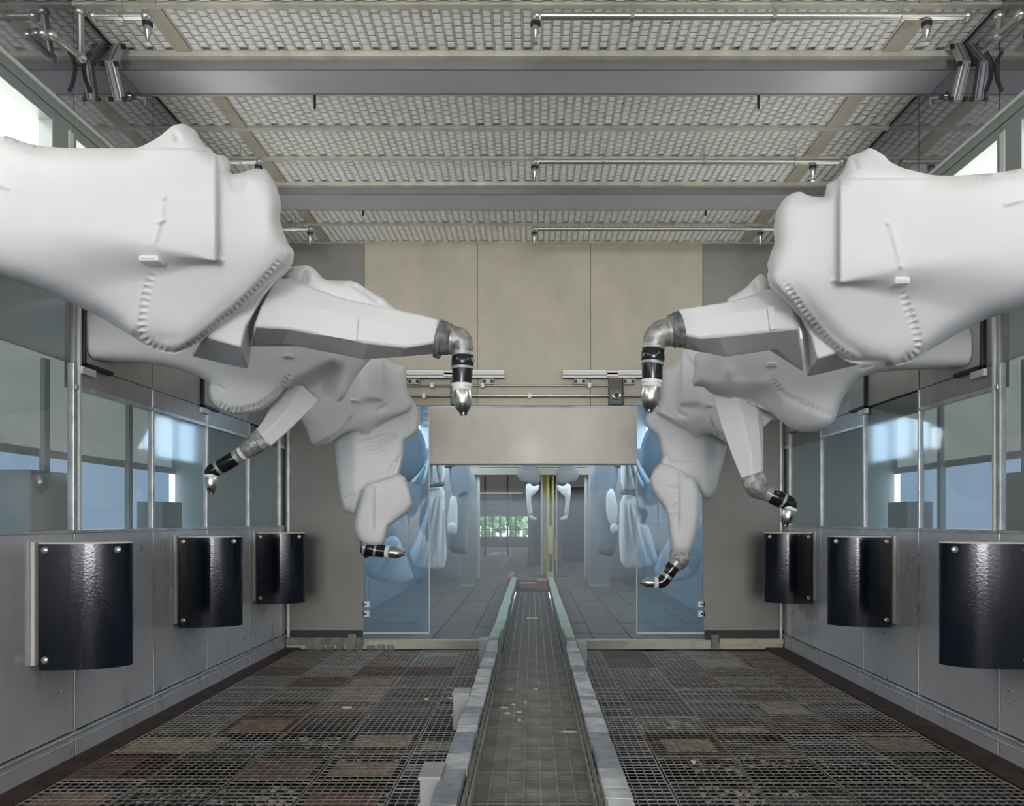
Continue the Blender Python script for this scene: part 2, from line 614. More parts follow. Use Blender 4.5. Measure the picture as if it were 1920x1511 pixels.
# ------------------------------------------------------------------ ceiling
mb = MB().box(XL - 1.4, XR + 1.4, Y0, YB + .15, ZC + .06, ZC + .16)
ceiling = struct('ceiling', mb, 'ceiling_beige')
rails = [4.24, 4.74, 5.23, 5.72, 6.23, 6.75, 7.25, 7.75, 8.25, 8.8]
xs_strip = [(-2.475, -2.375), (2.44, 2.56)]
for yv in rails:
    obj('cross_rail', MB().box(XL, XR, yv - .022, yv + .022, ZC - .012, ZC + .06), 'ceiling_beige', ceiling)
for (a, b) in xs_strip:
    for i in range(len(rails) - 1):
        obj('ceiling_plate', MB().box(a, b, rails[i] + .02, rails[i + 1] - .02, ZC - .006, ZC + .06), 'plate_beige', ceiling, bevel=.003)
CW, CL = 0.0655, 0.0625
pad = MB()
w2, l2, h = CW * .41, CL * .455, .012
pad.rings([[(-w2, -l2, 0), (w2, -l2, 0), (w2, l2, 0), (-w2, l2, 0)],
           [(-w2, -l2, -h * .6), (w2, -l2, -h * .6), (w2, l2, -h * .6), (-w2, l2, -h * .6)],
           [(-w2 * .8, -l2 * .8, -h), (w2 * .8, -l2 * .8, -h), (w2 * .8, l2 * .8, -h), (-w2 * .8, l2 * .8, -h)]])
pad_me = mesh_from('filter_cell', pad, 'filter_pad')
bays = []
for i in range(len(rails) - 1):
    ya, yb = rails[i] + .024, rails[i + 1] - .024
    for (xa, xb) in ((XL + .02, xs_strip[0][0] - .01), (xs_strip[0][1] + .012, xs_strip[1][0] - .012), (xs_strip[1][1] + .01, XR - .02)):
        bays.append((xa, xb, ya, yb))
ncell = 0
for (xa, xb, ya, yb) in bays:
    nx, ny = int((xb - xa) / CW), int((yb - ya) / CL)
    sx, sy = (xb - xa) / nx, (yb - ya) / ny
    g = MB()
    # each lattice bar of the panel, in front of the filter mat
    for i in range(nx + 1):
        x = xa + i * sx
        g.box(x - .0065, x + .0065, ya, yb, ZC + .001, ZC + .016)
    grid = obj('filter_panel', g, 'ceiling_beige', ceiling)
    back = MB().box(xa, xb, ya, yb, ZC + .03, ZC + .05)
    obj('filter_backing', back, 'ceiling_beige', grid)
    f = MB()
    wire = MB()
    for i in range(nx):
        off = .5 if i % 2 else 0.0
        for j in range(-1, ny + 1):
            yc = ya + (j + .5 + off) * sy
            if yc < ya - .001 or yc > yb - sy * .1:
                continue
            xc = xa + (i + .5) * sx
            jit = (rnd.random() - .5) * .003 - .010
            # short cross wire between the cells
            wy = yc - sy * .5
            if wy > ya:
                wire.box(xc - sx * .5, xc + sx * .5, wy - .0028, wy + .0028, ZC + .006, ZC + .012)
            if 4.74 < yc < 5.22 and ncell < 300 and abs(xc) < 2.3:
                o = inst('filter_cell', pad_me, (xc, yc, ZC + .024 + jit), grid)
                ncell += 1
                continue
            zt = rnd.random() * .002
            f.add([(x + xc, y + yc, z + ZC + .024 + jit + zt * (1 if x > 0 else -1)) for (x, y, z) in pad.v], pad.f)
    c = obj('filter_cells', f, 'filter_pad', grid, kind='stuff')
    obj('cross_wires', wire, 'grid_wire', grid, kind='stuff')
# wide shallow beams under the ceiling
for (ya, yb) in ((3.25, 3.58), (5.256, 5.56), (7.27, 7.64)):
    z0 = ZC - .095
    b = obj('beam', MB().box(XL, XR, ya + .02, yb, z0, z0 + .012), 'beam_grey', ceiling, bevel=.003)
    obj('beam_flange', MB().box(XL, XR, ya, ya + .02, z0, ZC + .01), 'beam_flange', b)
    obj('beam_flange', MB().box(XL, XR, yb, yb + .02, z0, ZC + .01), 'beam_flange', b)
    obj('beam_lip', MB().box(XL, XR, yb + .02, yb + .055, ZC - .03, ZC + .01), 'ceiling_beige', b)
    obj('beam_lip', MB().box(XL, XR, ya - .05, ya - .001, ZC - .035, ZC + .01), 'ceiling_beige', b)
# ceiling cells end at the rear part of the booth, behind the camera: plain sheet
obj('ceiling_sheet', MB().box(XL, XR, Y0, 4.2, ZC, ZC + .05), 'filter_pad', ceiling)

# ------------------------------------------------------------------ side walls
ZG0, ZG1, ZO = 1.43, 2.345, 2.50        # glass sill, ledge under robot openings, opening bottom
ZL0, ZL1 = 3.06, 3.93                   # lit windows
joints = [Y0, -13, -10, -7, -4, -2, 0.0, .8, 1.8, 2.74, 3.74, 4.74, 5.73, 6.68, 7.68, 8.62, YB]


def side_wall(side):
    X = XL if side == 'left' else XR
    s = -1 if side == 'left' else 1       # outwards

    def bx(x0, x1, *r):                   # x measured inwards (+) / outwards (-) from the wall face
        a, b = X - s * x0, X - s * x1
        return (min(a, b), max(a, b), *r)
    # backing skin behind panels, with no skin behind the glass
    m0 = MB()
    m0.box(*bx(-.06, -.03, Y0, YB + .15, -.8, ZG0))
    m0.box(*bx(-.06, -.03, Y0, YB + .15, ZL1 + .02, ZC + .16))
    for a_, b_ in ((Y0, joints[8]), (joints[9], joints[10]), (joints[11], YB + .15)):
        m0.box(*bx(-.06, -.03, a_, b_, ZG1, ZL0))
    wall = struct('wall_' + side, m0, 'joint_dark')
    full = {'left': (2, 3, 8, 10, 14), 'right': (2, 3, 8, 10, 12, 14)}[side]   # bays glazed all the way up to the opening sill
    for i in range(len(joints) - 1):
        ya, yb = joints[i], joints[i + 1]
        g = .006
        obj('wall_panel', MB().box(*bx(-.03, 0, ya + g, yb - g, .165, ZG0 - .012)), 'steel_panel', wall, bevel=.003)
        obj('joint_bead', MB().box(*bx(-.02, .004, ya + .007, ya + .012, -.05, ZG0 - .012)), 'steel_trim', wall)
        obj('kick_panel', MB().box(*bx(-.03, .008, ya + g, yb - g, -.08, .135)), 'steel_panel', wall, bevel=.003)
        # upper reflective skin
        obj('upper_panel', MB().box(*bx(-.03, 0, ya + g * .6, yb - g * .6, 4.10, ZC + .01)), 'steel_upper', wall)
        tall = i in (8, 10)
        top = ZL0 - .02 if tall else (ZO if i in full else ZG1)
        pane = obj('glass_pane', MB().box(*bx(-.022, -.012, ya + .02, yb - .02, ZG0 + .01, top - .01)), 'glass_booth', wall)
        if i not in full:
            obj('wall_panel', MB().box(*bx(-.03, 0, ya + g, yb - g, ZG1 + .02, ZO)), 'steel_light', wall, bevel=.003)
            obj('ledge', MB().box(*bx(-.03, .012, ya + g, yb - g, ZG1 - .012, ZG1 + .018)), 'steel_trim', wall, bevel=.003)
        if not tall:
            obj('wall_panel', MB().box(*bx(-.03, 0, ya + g, yb - g, ZO + .004, ZL0 - .02)), 'steel_light', wall, bevel=.003)
        obj('sill_strip', MB().box(*bx(-.03, .010, ya + g, yb - g, ZG0 - .012, ZG0 + .006)), 'steel_trim', wall)
        # mullion between the panes
        obj('mullion', MB().box(*bx(-.035, .006, ya - .013, ya + .013, ZG0, ZO)), 'steel_trim', wall, bevel=.003)
    # thick double post by the middle opening
    obj('post', MB().box(*bx(-.03, .014, 4.775, 4.80, ZG0, ZL0)), 'frame_pale', wall, bevel=.003)
    # skirting: two bright beads
    obj('skirting_bead', MB().box(*bx(-.01, .026, Y0, YB - .02, .140, .158)), 'steel_trim', wall, bevel=.005)
    obj('skirting_bead', MB().box(*bx(-.01, .014, Y0, YB - .02, .098, .106)), 'steel_trim', wall, bevel=.003)
    # lit windows: diffuser set back, pale frames
    for i in range(len(joints) - 1):
        ya, yb = joints[i], joints[i + 1]
        if i == len(joints) - 2:
            obj('window_post', MB().box(*bx(-.06, 0, ya, yb, ZL0 - .02, 4.1)), 'frame_green', wall)
            continue
        wya, wyb = ya + .03, yb - .21
        obj('light_window', MB().box(*bx(-.10, -.09, wya - .06, wyb + .06, ZL0 - .05, ZL1 + .03)), 'light_white', wall)
        obj('window_post', MB().box(*bx(-.09, 0, wyb, yb - .06, ZL0, ZL1 + .02)), 'frame_green', wall, bevel=.004)
        obj('window_post', MB().box(*bx(-.09, .006, yb - .055, yb - .005, ZL0, ZL1 + .02)), 'frame_pale', wall, bevel=.004)
        obj('window_post', MB().box(*bx(-.09, 0, yb - .002, yb + .03, ZL0, ZL1 + .02)), 'frame_green', wall, bevel=.004)
        obj('window_head', MB().box(*bx(-.12, -.004, ya + .002, yb - .002, ZL1, ZL1 + .07)), 'frame_green', wall, bevel=.003)
        obj('window_head', MB().box(*bx(-.09, .004, ya + .002, yb - .002, ZL1 + .072, ZL1 + .13)), 'frame_green', wall, bevel=.003)
        obj('window_bead', MB().box(*bx(-.09, .016, ya, yb, ZL1 + .13, ZL1 + .155)), 'frame_pale', wall, bevel=.003)
        obj('window_sill', MB().box(*bx(-.09, .006, ya, yb, ZL0 - .03, ZL0)), 'frame_pale', wall)
    # openings the robots reach through: black gasket round a grey liner
    for yo in ((1.32, 3.06, 4.805, 6.545) if side == 'left' else (1.32, 3.08, 4.88, 6.60)):
        y2 = yo + .34
        obj('opening_liner', MB().box(*bx(0, .012, yo + .02, y2, ZO + .02, ZL0 - .02)), 'corridor_wall', wall)
        gk = MB()
        gk.box(*bx(0, .028, yo, yo + .03, ZO - .01, ZL0 - .01))
        gk.box(*bx(0, .028, yo, y2, ZO - .01, ZO + .02))
        obj('gasket', gk, 'rubber', wall, bevel=.006)
        obj('gasket_clip', MB().box(*bx(0, .03, yo - .02, yo + .13, ZO - .06, ZO - .012)), 'frame_pale', wall, bevel=.004)
    # rivet pairs on the steel
    for (y, z) in ((4.62, .36), (4.62, .44), (6.3, .46), (6.3, .55), (3.9, .42), (7.75, .6), (5.35, .5), (7.2, .9), (6.35, 1.05)):
        for dy in (0, .03):
            c0 = Vector((X, y + dy, z))
            obj('rivet', MB().lathe(c0, c0 + Vector((-s * .006, 0, 0)), [(0, .008), (.7, .007), (1, .003)], 8), 'screw', wall)
    # corridor behind the glass
    cx = 1.35
    m1 = MB()
    m1.box(*bx(-cx - .05, -cx, Y0, YB + .15, -.1, .75))
    m1.box(*bx(-cx - .05, -cx, Y0, YB + .15, 2.05, ZL0))
    m1.box(*bx(-cx, -.06, Y0, YB + .15, -.1, 0))
    m1.box(*bx(-cx, -.10, Y0, YB + .15, 2.96, 3.02))
    m1.box(*bx(-cx, -.06, Y0 - .05, Y0, 0, ZL0))
    m1.box(*bx(-cx, -.06, YB + .1, YB + .15, 0, ZL0))
    cor = struct('wall_corridor_' + side, m1, 'corridor_wall')
    obj('blue_panel', MB().box(*bx(-cx - .04, -cx - .02, Y0, YB, .75, 2.05)), 'blue_glow', cor)  # added glowing band that turns the lower glass blue
    obj('glow_panel', MB().box(*bx(-cx + .0, -cx + .01, Y0, YB, 2.12, 2.94)), 'green_glow', cor)  # added glowing strip that brightens the upper glass
    for k in range(10):
        y = -3 + k * 1.35
        obj('corridor_post', MB().box(*bx(-cx, -cx + .05, y, y + .07, 0, 2.9)), 'corridor_wall', cor)
    for (y, wdt, hgt) in ((5.9, .5, 1.9), (8.0, .45, 1.7), (3.4, .6, 2.0)):
        obj('cabinet_panel', MB().box(*bx(-cx + .02, -cx + .3, y, y + wdt, .5, hgt)), 'corridor_box', cor, bevel=.01)
    return wall


wall_left = side_wall('left')
wall_right = side_wall('right')
wfr = struct('wall_front', MB().box(XL - 1.5, XR + 1.5, Y0 - .1, Y0, -.8, ZC + .2), 'steel_light')
obj('fill_panel', MB().box(-2.6, 2.6, Y0, Y0 + .02, .3, 4.5), 'fill_glow', wfr)  # added glowing panel out of view, evens the light on front faces

# ------------------------------------------------------------------ back wall
ZT = 2.845
m = MB()
m.box(XL - .05, XR + .05, YB + .03, YB + .09, ZT + .02, ZC + .1)
m.box(XL - .05, -2.02, YB + .03, YB + .09, -.6, ZT + .1)
m.box(2.05, XR + .05, YB + .03, YB + .09, -.6, ZT + .1)
wall_back = struct('wall_back', m, 'joint_dark')
pxs = [535, 683, 895, 1107, 1318, 1471]
pX = [(p - CX) / F * YB for p in pxs]
pX[0], pX[-1] = XL, XR
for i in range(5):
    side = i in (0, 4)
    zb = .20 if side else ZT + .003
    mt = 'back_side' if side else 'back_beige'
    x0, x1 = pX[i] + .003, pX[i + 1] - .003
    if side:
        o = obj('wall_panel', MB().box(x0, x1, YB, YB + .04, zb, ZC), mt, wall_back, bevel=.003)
    else:
        zs = [zb, ZT + .10, ZC] if i != 2 else [zb, ZT + .10, ZC]
        for q in range(2):
            obj('wall_panel', MB().box(x0, x1, YB + (0 if q else -.012), YB + .04, zs[q] + .002, zs[q + 1] - .002), mt, wall_back, bevel=.003)
    for zz in (3.1, 3.7, 4.2):
        for xx in (x0 + .02, x1 - .02):
            obj('rivet', MB().lathe((xx, YB, zz), (xx, YB - .006, zz), [(0, .007), (.7, .006), (1, .002)], 8), 'screw', wall_back)
for xx in (XL + .03, XR - .06):
    obj('corner_post', MB().box(xx, xx + .03, YB - .03, YB, .1, 2.9), 'steel_trim', wall_back, bevel=.004)
# base rail and sill under the back wall
sill = struct('trim_1', MB().box(XL + .02, -.47, YB - .02, YB + .1, -.02, .085), 'sill_cream', bevel=.004)
obj('base_channel', MB().box(XL + .02, pX[1], YB - .045, YB, .03, .12), 'sill_grey', sill, bevel=.004)
obj('lug', MB().box(-2.16, -2.06, YB - .06, YB - .02, -.0, .17), 'sill_grey', sill, bevel=.006)
sill2 = struct('trim_2', MB().box(.47, XR - .02, YB - .02, YB + .1, -.02, .085), 'sill_cream', bevel=.004)
obj('lug', MB().box(2.10, 2.19, YB - .06, YB - .02, -.0, .16), 'sill_grey', sill2, bevel=.006)
obj('base_channel', MB().box(2.2, XR - .02, YB - .045, YB, .045, .11), 'sill_cream', sill2, bevel=.004)
for k in range(9):
    x = XL + .25 + k * .12
    obj('mortar_lump', MB().box(x, x + .07 + .03 * rnd.random(), YB - .055, YB - .02, -.03, .02 + .02 * rnd.random()), 'sill_grey', sill, bevel=.005)

# hanging sheet over the opening and the tinted panes beside it
t = thing('shutter_panel', (0, 8.66, 2.15), 'wide beige sheet metal panel hanging across the top of the passage', 'panel')
obj('sheet', MB().box((806 - CX) / F * 8.66, (1193 - CX) / F * 8.66, 8.64, 8.665, 2.15, 2.805), 'back_low', t, bevel=.004)
obj('edge_fold', MB().box((806 - CX) / F * 8.66, (1193 - CX) / F * 8.66, 8.632, 8.672, 2.135, 2.15), 'sill_grey', t)
obj('edge_strip', MB().box((806 - CX) / F * 8.66 - .012, (806 - CX) / F * 8.66, 8.635, 8.67, 2.14, 2.805), 'alu', t)
obj('hanger', MB().box(-1.21, -1.1, 8.66, 8.80, 2.72, 2.80), 'sensor_grey', t)
obj('hanger', MB().box(1.1, 1.19, 8.66, 8.80, 2.72, 2.80), 'sensor_grey', t)
for (x0, x1, lab, hx) in ((-2.0, -1.22, 'tall blue tinted glass pane left of the conveyor passage', -2.0),
                          (1.238, 2.035, 'tall blue tinted glass pane right of the conveyor passage', 1.965)):
    t = thing('glass_panel', ((x0 + x1) / 2, YB + .05, .17), lab, 'glass panel')
    obj('pane', MB().box(x0, x1, YB + .045, YB + .057, .17, ZT), 'glass_blue', t)
    obj('edge_trim', MB().box(x0, x1, YB + .04, YB + .062, .155, .172), 'frame_pale', t)
    e = x1 if x0 < 0 else x0
    obj('edge_trim', MB().box(e - .006, e + .006, YB + .04, YB + .062, .17, ZT), 'frame_pale', t)
    for z in (.36, .47):
        obj('hinge', MB().box(hx - .005, hx + .075, YB + .0, YB + .04, z, z + .07), 'alu', t, bevel=.006)
        obj('hinge_pin', MB().lathe((hx + .035, YB, z + .035), (hx + .035, YB - .015, z + .035), [(0, .014), (1, .012)], 10), 'rubber', t)
    for z in (2.60, 2.68, 2.76):
        obj('latch', MB().box(e - .07, e - .005, YB, YB + .04, z, z + .03), 'frame_pale', t)

# aluminium rails, rods and sensor boxes above the passage
for (pa, pb, lab) in ((700, 946, 'white aluminium rail on back wall, left of centre'), (1055, 1290, 'white aluminium rail on back wall, right of centre')):
    Y = 8.70
    x0, x1 = (pa - CX) / F * Y, (pb - CX) / F * Y
    zt, zb = CAMZ + (975 - 693) / F * Y, CAMZ + (975 - 708.5) / F * Y
    t = thing('profile_rail', ((x0 + x1) / 2, Y, zb), lab, 'rail')
    hh = (zt - zb) / 5
    for q in range(3):
        z = zb + q * (zt - zb) / 3
        obj('rail_bead', MB().box(x0, x1, Y - .012 * (q == 1) - .01, Y + .06, z + .002, z + (zt - zb) / 3 - .004), 'alu', t, bevel=.003)
    obj('rail_core', MB().box(x0 + .002, x1 - .002, Y, Y + .06, zb, zt), 'sensor_grey', t)
    for pc in ((775, 915) if pa < 900 else (1087, 1180)):
        xc = (pc - CX) / F * Y
        br = obj('rail_bracket', MB().box(xc - .07, xc + .07, Y + .02, YB, zb - .070, zb), 'steel_light', t, bevel=.006)
        for dx in (-.045, .045):
            obj('bolt_hole', MB().lathe((xc + dx, Y + .02, zb - .036), (xc + dx, Y + .012, zb - .036), [(0, .02), (1, .018)], 12), 'rubber', br)
    xj = ((843 if pa < 900 else 1148) - CX) / F * Y
    obj('joiner', MB().box(xj - .07, xj + .07, Y - .022, Y, zb + .01, zt - .01), 'screw', t, bevel=.006)
for (py, pa, pb, lab, r) in ((722.5, 690, 1145, 'upper thin steel rod across back wall above passage', .009), (742, 690, 1215, 'lower thin steel rod across back wall above passage', .014)):
    Y = 8.72
    a, b = W(pa, py, Y), W(pb, py, Y)
    t = thing('steel_rod', (a + b) / 2, lab, 'rod')
    obj('rod', MB().tube([a, b], r), 'pipe_steel', t, smooth=60)
    for pc in ((810, 905, 1105) if py < 730 else (795, 993)):
        c = W(pc, py, Y)
        obj('clip', MB().box(c.x - .02, c.x + .02, Y - .018, YB, c.z - .028, c.z + .028), 'alu', t, bevel=.006)
for (pa, pb, lab) in ((844, 869, 'dark grey sensor box with chrome eye, left of passage top'), (1143, 1168, 'dark grey sensor box with chrome eye, right of passage top')):
    Y = 8.62
    x0, x1 = (pa - CX) / F * Y, (pb - CX) / F * Y
    z1, z0 = CAMZ + (975 - 706) / F * Y, CAMZ + (975 - 757) / F * Y
    zm = CAMZ + (975 - 730) / F * Y
    t = thing('sensor_box', ((x0 + x1) / 2, Y, z0), lab, 'sensor')
    obj('housing', MB().extrude([(Y, z0), (Y, zm), (Y + .05, z1), (Y + .17, z1), (Y + .17, z0)], 'x', x0, x1), 'sensor_grey', t, bevel=.006)
    obj('side_plate', MB().box(x1 + .002, x1 + .014, Y - .01, Y + .17, z0 + .01, z1 - .04), 'sensor_grey', t)
    c = Vector(((x0 + x1) / 2, Y, z0 + .095))
    e = obj('eye_ring', MB().lathe(c, c + Vector((0, -.02, 0)), [(0, .052), (.6, .052), (1, .040)], 20), 'chrome', t, smooth=40)
    obj('eye', MB().lathe(c + Vector((0, -.018, 0)), c + Vector((0, -.026, 0)), [(0, .03), (1, .022)], 16), 'rubber', e, smooth=40)

# ------------------------------------------------------------------ floor
ZF = 0.0
floor = struct('floor', MB().box(XL - .06, XR + .06, Y0, 19.6, -.62, -.55), 'pit_floor')
obj('floor_plate', MB().box(XL + .008, -2.72, Y0, YB - .03, -.03, .004), 'rust_plate', floor)
obj('floor_plate', MB().box(2.74, XR - .008, Y0, YB - .03, -.03, .004), 'rust_plate', floor)
obj('floor_sheet', MB().box(-2.72, 2.74, Y0, 3.3, -.03, 0), 'rust_plate', floor)
for k in range(7):
    y = 3.4 + k * .9
    obj('support_bar', MB().box(XL, XR, y, y + .04, -.2, -.05), 'hall_dark', floor)


def grating(w, d, nx, ny, bw, h):
    g = MB()
    for i in range(nx + 1):
        x = -w / 2 + w * i / nx
        b = bw * (1.5 if i in (0, nx) else 1)
        x = min(max(x, -w / 2 + b / 2), w / 2 - b / 2)
        g.box(x - b / 2, x + b / 2, -d / 2, d / 2, -h, 0)
    for j in range(ny + 1):
        y = -d / 2 + d * j / ny
        b = bw * (1.5 if j in (0, ny) else .8)
        y = min(max(y, -d / 2 + b / 2), d / 2 - b / 2)
        g.box(-w / 2 + bw, w / 2 - bw, y - b / 2, y + b / 2, -h, -.001)
    return g


XE = [.455, .775, 1.262, 1.737, 2.232, 2.72]
gm = {}
for wi in range(5):
    w = XE[wi + 1] - XE[wi] - .008
    for mt in ('grate_dark', 'grate_red', 'grate_grey', 'grate_cream'):
        gm[wi, mt] = mesh_from('grating_panel', grating(w, .468, max(5, round(w / .05)), 9, .0058, .005), mt)
DEP = {}   # (side, column, row) -> (deposit material, x0, x1, y0, y1 fractions)


def cell_at(px, py):
    Y = F * CAMZ / (py - CY)
    X = (px - CX) / F * Y
    s = -1 if X < 0 else 1
    col = sum(1 for e in XE[1:-1] if abs(X) > e)
    row = int((Y - (3.376 if s < 0 else 3.32)) / .476)
    return s, col, row


for (px, py, mt, fr) in ((310, 1390, 'deposit_cream', (.05, .95, .05, .8)), (470, 1352, 'deposit_brown', (.1, .9, .05, .75)),
                         (690, 1293, 'deposit_brown', (.02, .98, .02, .98)), (720, 1272, 'deposit_brown', (.1, .95, .0, .9)),
                         (560, 1435, 'deposit_rust', (.0, .9, .0, .8)), (620, 1430, 'deposit_brown', (.1, .9, .1, .7)),
                         (440, 1395, 'deposit_cream', (.0, .25, .1, .8)), (660, 1322, 'deposit_rust', (0, 1, 0, 1)),
                         (470, 1275, 'deposit_dark', (0, 1, 0, 1)), (800, 1270, 'deposit_dark', (0, 1, 0, 1)), (830, 1221, 'deposit_cream', (.1, .9, .2, .7)),
                         (760, 1235, 'deposit_rust', (.2, .9, .1, .8)), (640, 1240, 'deposit_rust', (.1, .9, .1, .8)), (790, 1320, 'deposit_dark', (0, 1, 0, 1)),
                         (720, 1400, 'deposit_cream', (.1, .9, .3, .9)), (780, 1400, 'deposit_cream', (.1, .9, .1, .6)), (620, 1490, 'deposit_rust', (.1, .9, .1, .6)),
                         (300, 1440, 'deposit_rust', (.0, .6, .0, .9)), (560, 1225, 'deposit_dark', (0, 1, 0, 1)), (110, 1500, 'deposit_brown', (.1, .9, .0, .6)),
                         (1390, 1360, 'deposit_brown', (.05, .95, .05, .8)), (1440, 1250, 'deposit_brown', (.1, .9, .1, .9)), (1340, 1245, 'deposit_cream', (.1, .9, .3, .9)),
                         (1460, 1330, 'deposit_cream', (.2, .9, .2, .9)), (1290, 1395, 'deposit_cream', (.2, .9, .2, .8)), (1720, 1410, 'deposit_brown', (.05, .9, .2, .9)),
                         (1360, 1345, 'deposit_cream', (.1, .9, .1, .4)), (1450, 1395, 'deposit_rust', (.4, .9, .0, .4)), (1330, 1330, 'deposit_dark', (0, 1, 0, 1)),
                         (1450, 1500, 'deposit_dark', (0, 1, .0, .6)), (1260, 1290, 'deposit_dark', (0, 1, 0, 1)), (1280, 1240, 'deposit_dark', (0, 1, 0, 1)),
                         (1200, 1330, 'deposit_dark', (0, 1, 0, 1)), (1180, 1250, 'deposit_dark', (0, 1, 0, 1)), (1560, 1300, 'deposit_rust', (.1, .9, .1, .8))):
    DEP[cell_at(px, py)] = (mt, fr)
for s in (-1, 1):
    for row in range(12):
        yc = (3.376 if s < 0 else 3.32) + .476 * (row + .5)
        if yc + .24 > YB:
            continue
        for ci in range(5):
            xc = s * (XE[ci] + XE[ci + 1]) / 2
            dep = DEP.get((s, ci, row))
            r = rnd.random()
            mt = 'grate_dark' if r < .6 else ('grate_grey' if r < .88 else 'grate_red')
            if ci == 0:
                mt = 'grate_grey'
            if dep and 'cream' in dep[0] and dep[1][1] > .9:
                mt = 'grate_cream'
            dz = (rnd.random() - .5) * .006
            g = inst('grating_panel', gm[ci, mt], (xc, yc, ZF + dz), floor, (0, 0, (rnd.random() - .5) * .006))
            if dep:
                wdt = XE[ci + 1] - XE[ci] - .02
                fx0, fx1, fy0, fy1 = dep[1]
                xa, xb = xc - wdt / 2 + fx0 * wdt, xc - wdt / 2 + fx1 * wdt
                ya, yb_ = yc - .225 + fy0 * .45, yc - .225 + fy1 * .45
                d = obj('paint_deposit', MB().box(xa, xb, ya, yb_, ZF - .009, ZF + dz - .003), dep[0], None, bevel=.008)
                d.parent = g
                d.matrix_parent_inverse = Matrix.Translation(Vector((-xc, -yc, -ZF - dz)))
# pale dabs painted in as small highlights in the cells of some gratings
for (s, ci, row, fx0, fx1, fy0, fy1, mt) in ((-1, 3, 1, 0, .9, .1, .7, 'flake'), (-1, 2, 1, 0, 1, .1, .8, 'deposit_cream'), (-1, 1, 1, .1, 1, .1, .6, 'flake'), (-1, 1, 3, .1, .9, .3, .8, 'deposit_cream'), (-1, 2, 2, .4, 1, .2, .8, 'deposit_cream'),
                                             (-1, 1, 2, .1, .9, .3, .8, 'flake'), (-1, 1, 5, .1, .7, .2, .8, 'flake'), (-1, 2, 3, .1, .9, .2, .8, 'deposit_cream'), (-1, 0, 2, .2, .9, .2, .8, 'deposit_cream'),
                                             (1, 1, 1, .3, 1, .2, .9, 'flake'), (1, 1, 2, .3, 1, .2, .9, 'flake'), (1, 2, 2, .0, .9, .5, .95, 'flake'), (1, 1, 3, .1, .9, .4, .8, 'deposit_cream'), (1, 2, 3, .0, .4, .5, .9, 'flake'), (1, 0, 4, .1, .9, .2, .8, 'flake'),
                                             (1, 2, 1, .1, .7, .6, .9, 'flake'), (1, 1, 4, .0, .8, .3, .8, 'flake'), (1, 3, 2, .1, .7, .5, .9, 'deposit_cream'), (1, 2, 5, .2, .9, .3, .9, 'flake')):
    mt = 'dab'
    yc = (3.376 if s < 0 else 3.32) + .476 * (row + .5)
    x0_, x1_ = min(s * XE[ci], s * XE[ci + 1]), max(s * XE[ci], s * XE[ci + 1])
    nx = max(5, round((x1_ - x0_ - .008) / .05))
    d = MB()
    for i in range(nx):
        for j in range(9):
            fx, fy = (i + .5) / nx, (j + .5) / 9
            if not (fx0 < fx < fx1 and fy0 < fy < fy1) or rnd.random() < .55:
                continue
            x, y = x0_ + (x1_ - x0_) * fx, yc - .234 + .468 * fy
            a, b = .008 + rnd.random() * .010, .004 + rnd.random() * .006
            o_ = (rnd.random() - .5) * .012
            d.box(x - a + o_, x + a + o_, y + .016 - b, y + .016 + b, -.014, -.007)
    obj('highlight_dabs', d, mt, floor, kind='stuff')
cg = grating(.66, .482, 7, 18, .004, .03)
for i in range(8):
    x = -.33 + .66 * i / 7
    cg.box(x - .0055, x + .0055, -.241, .241, -.01, .003)
cg.box(-.33, .33, -.241, -.232, -.01, .002)
cm = mesh_from('channel_grating', cg, 'channel_grate')
cb = MB().box(-.33, .33, -.24, .24, -.06, -.03)
cbm = {q: mesh_from('grating_base', cb, q) for q in ('channel_base', 'channel_dark', 'deposit_rust')}
for k in range(25):
    yc = 3.46 + .488 * (k + .5)
    if yc > 16.2:
        break
    g = inst('channel_grating', cm, (0, yc, ZF), floor)
    b = inst('grating_base', cbm['deposit_rust' if k in (3, 4, 8) else ('channel_dark' if k % 3 else 'channel_base')], (0, 0, 0), None)
    b.parent = g
    b.location = (0, 0, 0)
# far gratings of the next zone, one slab each
g = MB()
for s in (-1, 1):
    for row in range(20):
        ya = YB + .12 + row * .487
        for ci in range(5):
            xa, xb = s * XE[ci], s * XE[ci + 1]
            g.box(min(xa, xb) + .006, max(xa, xb) - .006, ya, ya + .475, -.03, rnd.random() * .006)
obj('far_gratings', g, 'zone_floor', floor, kind='stuff')

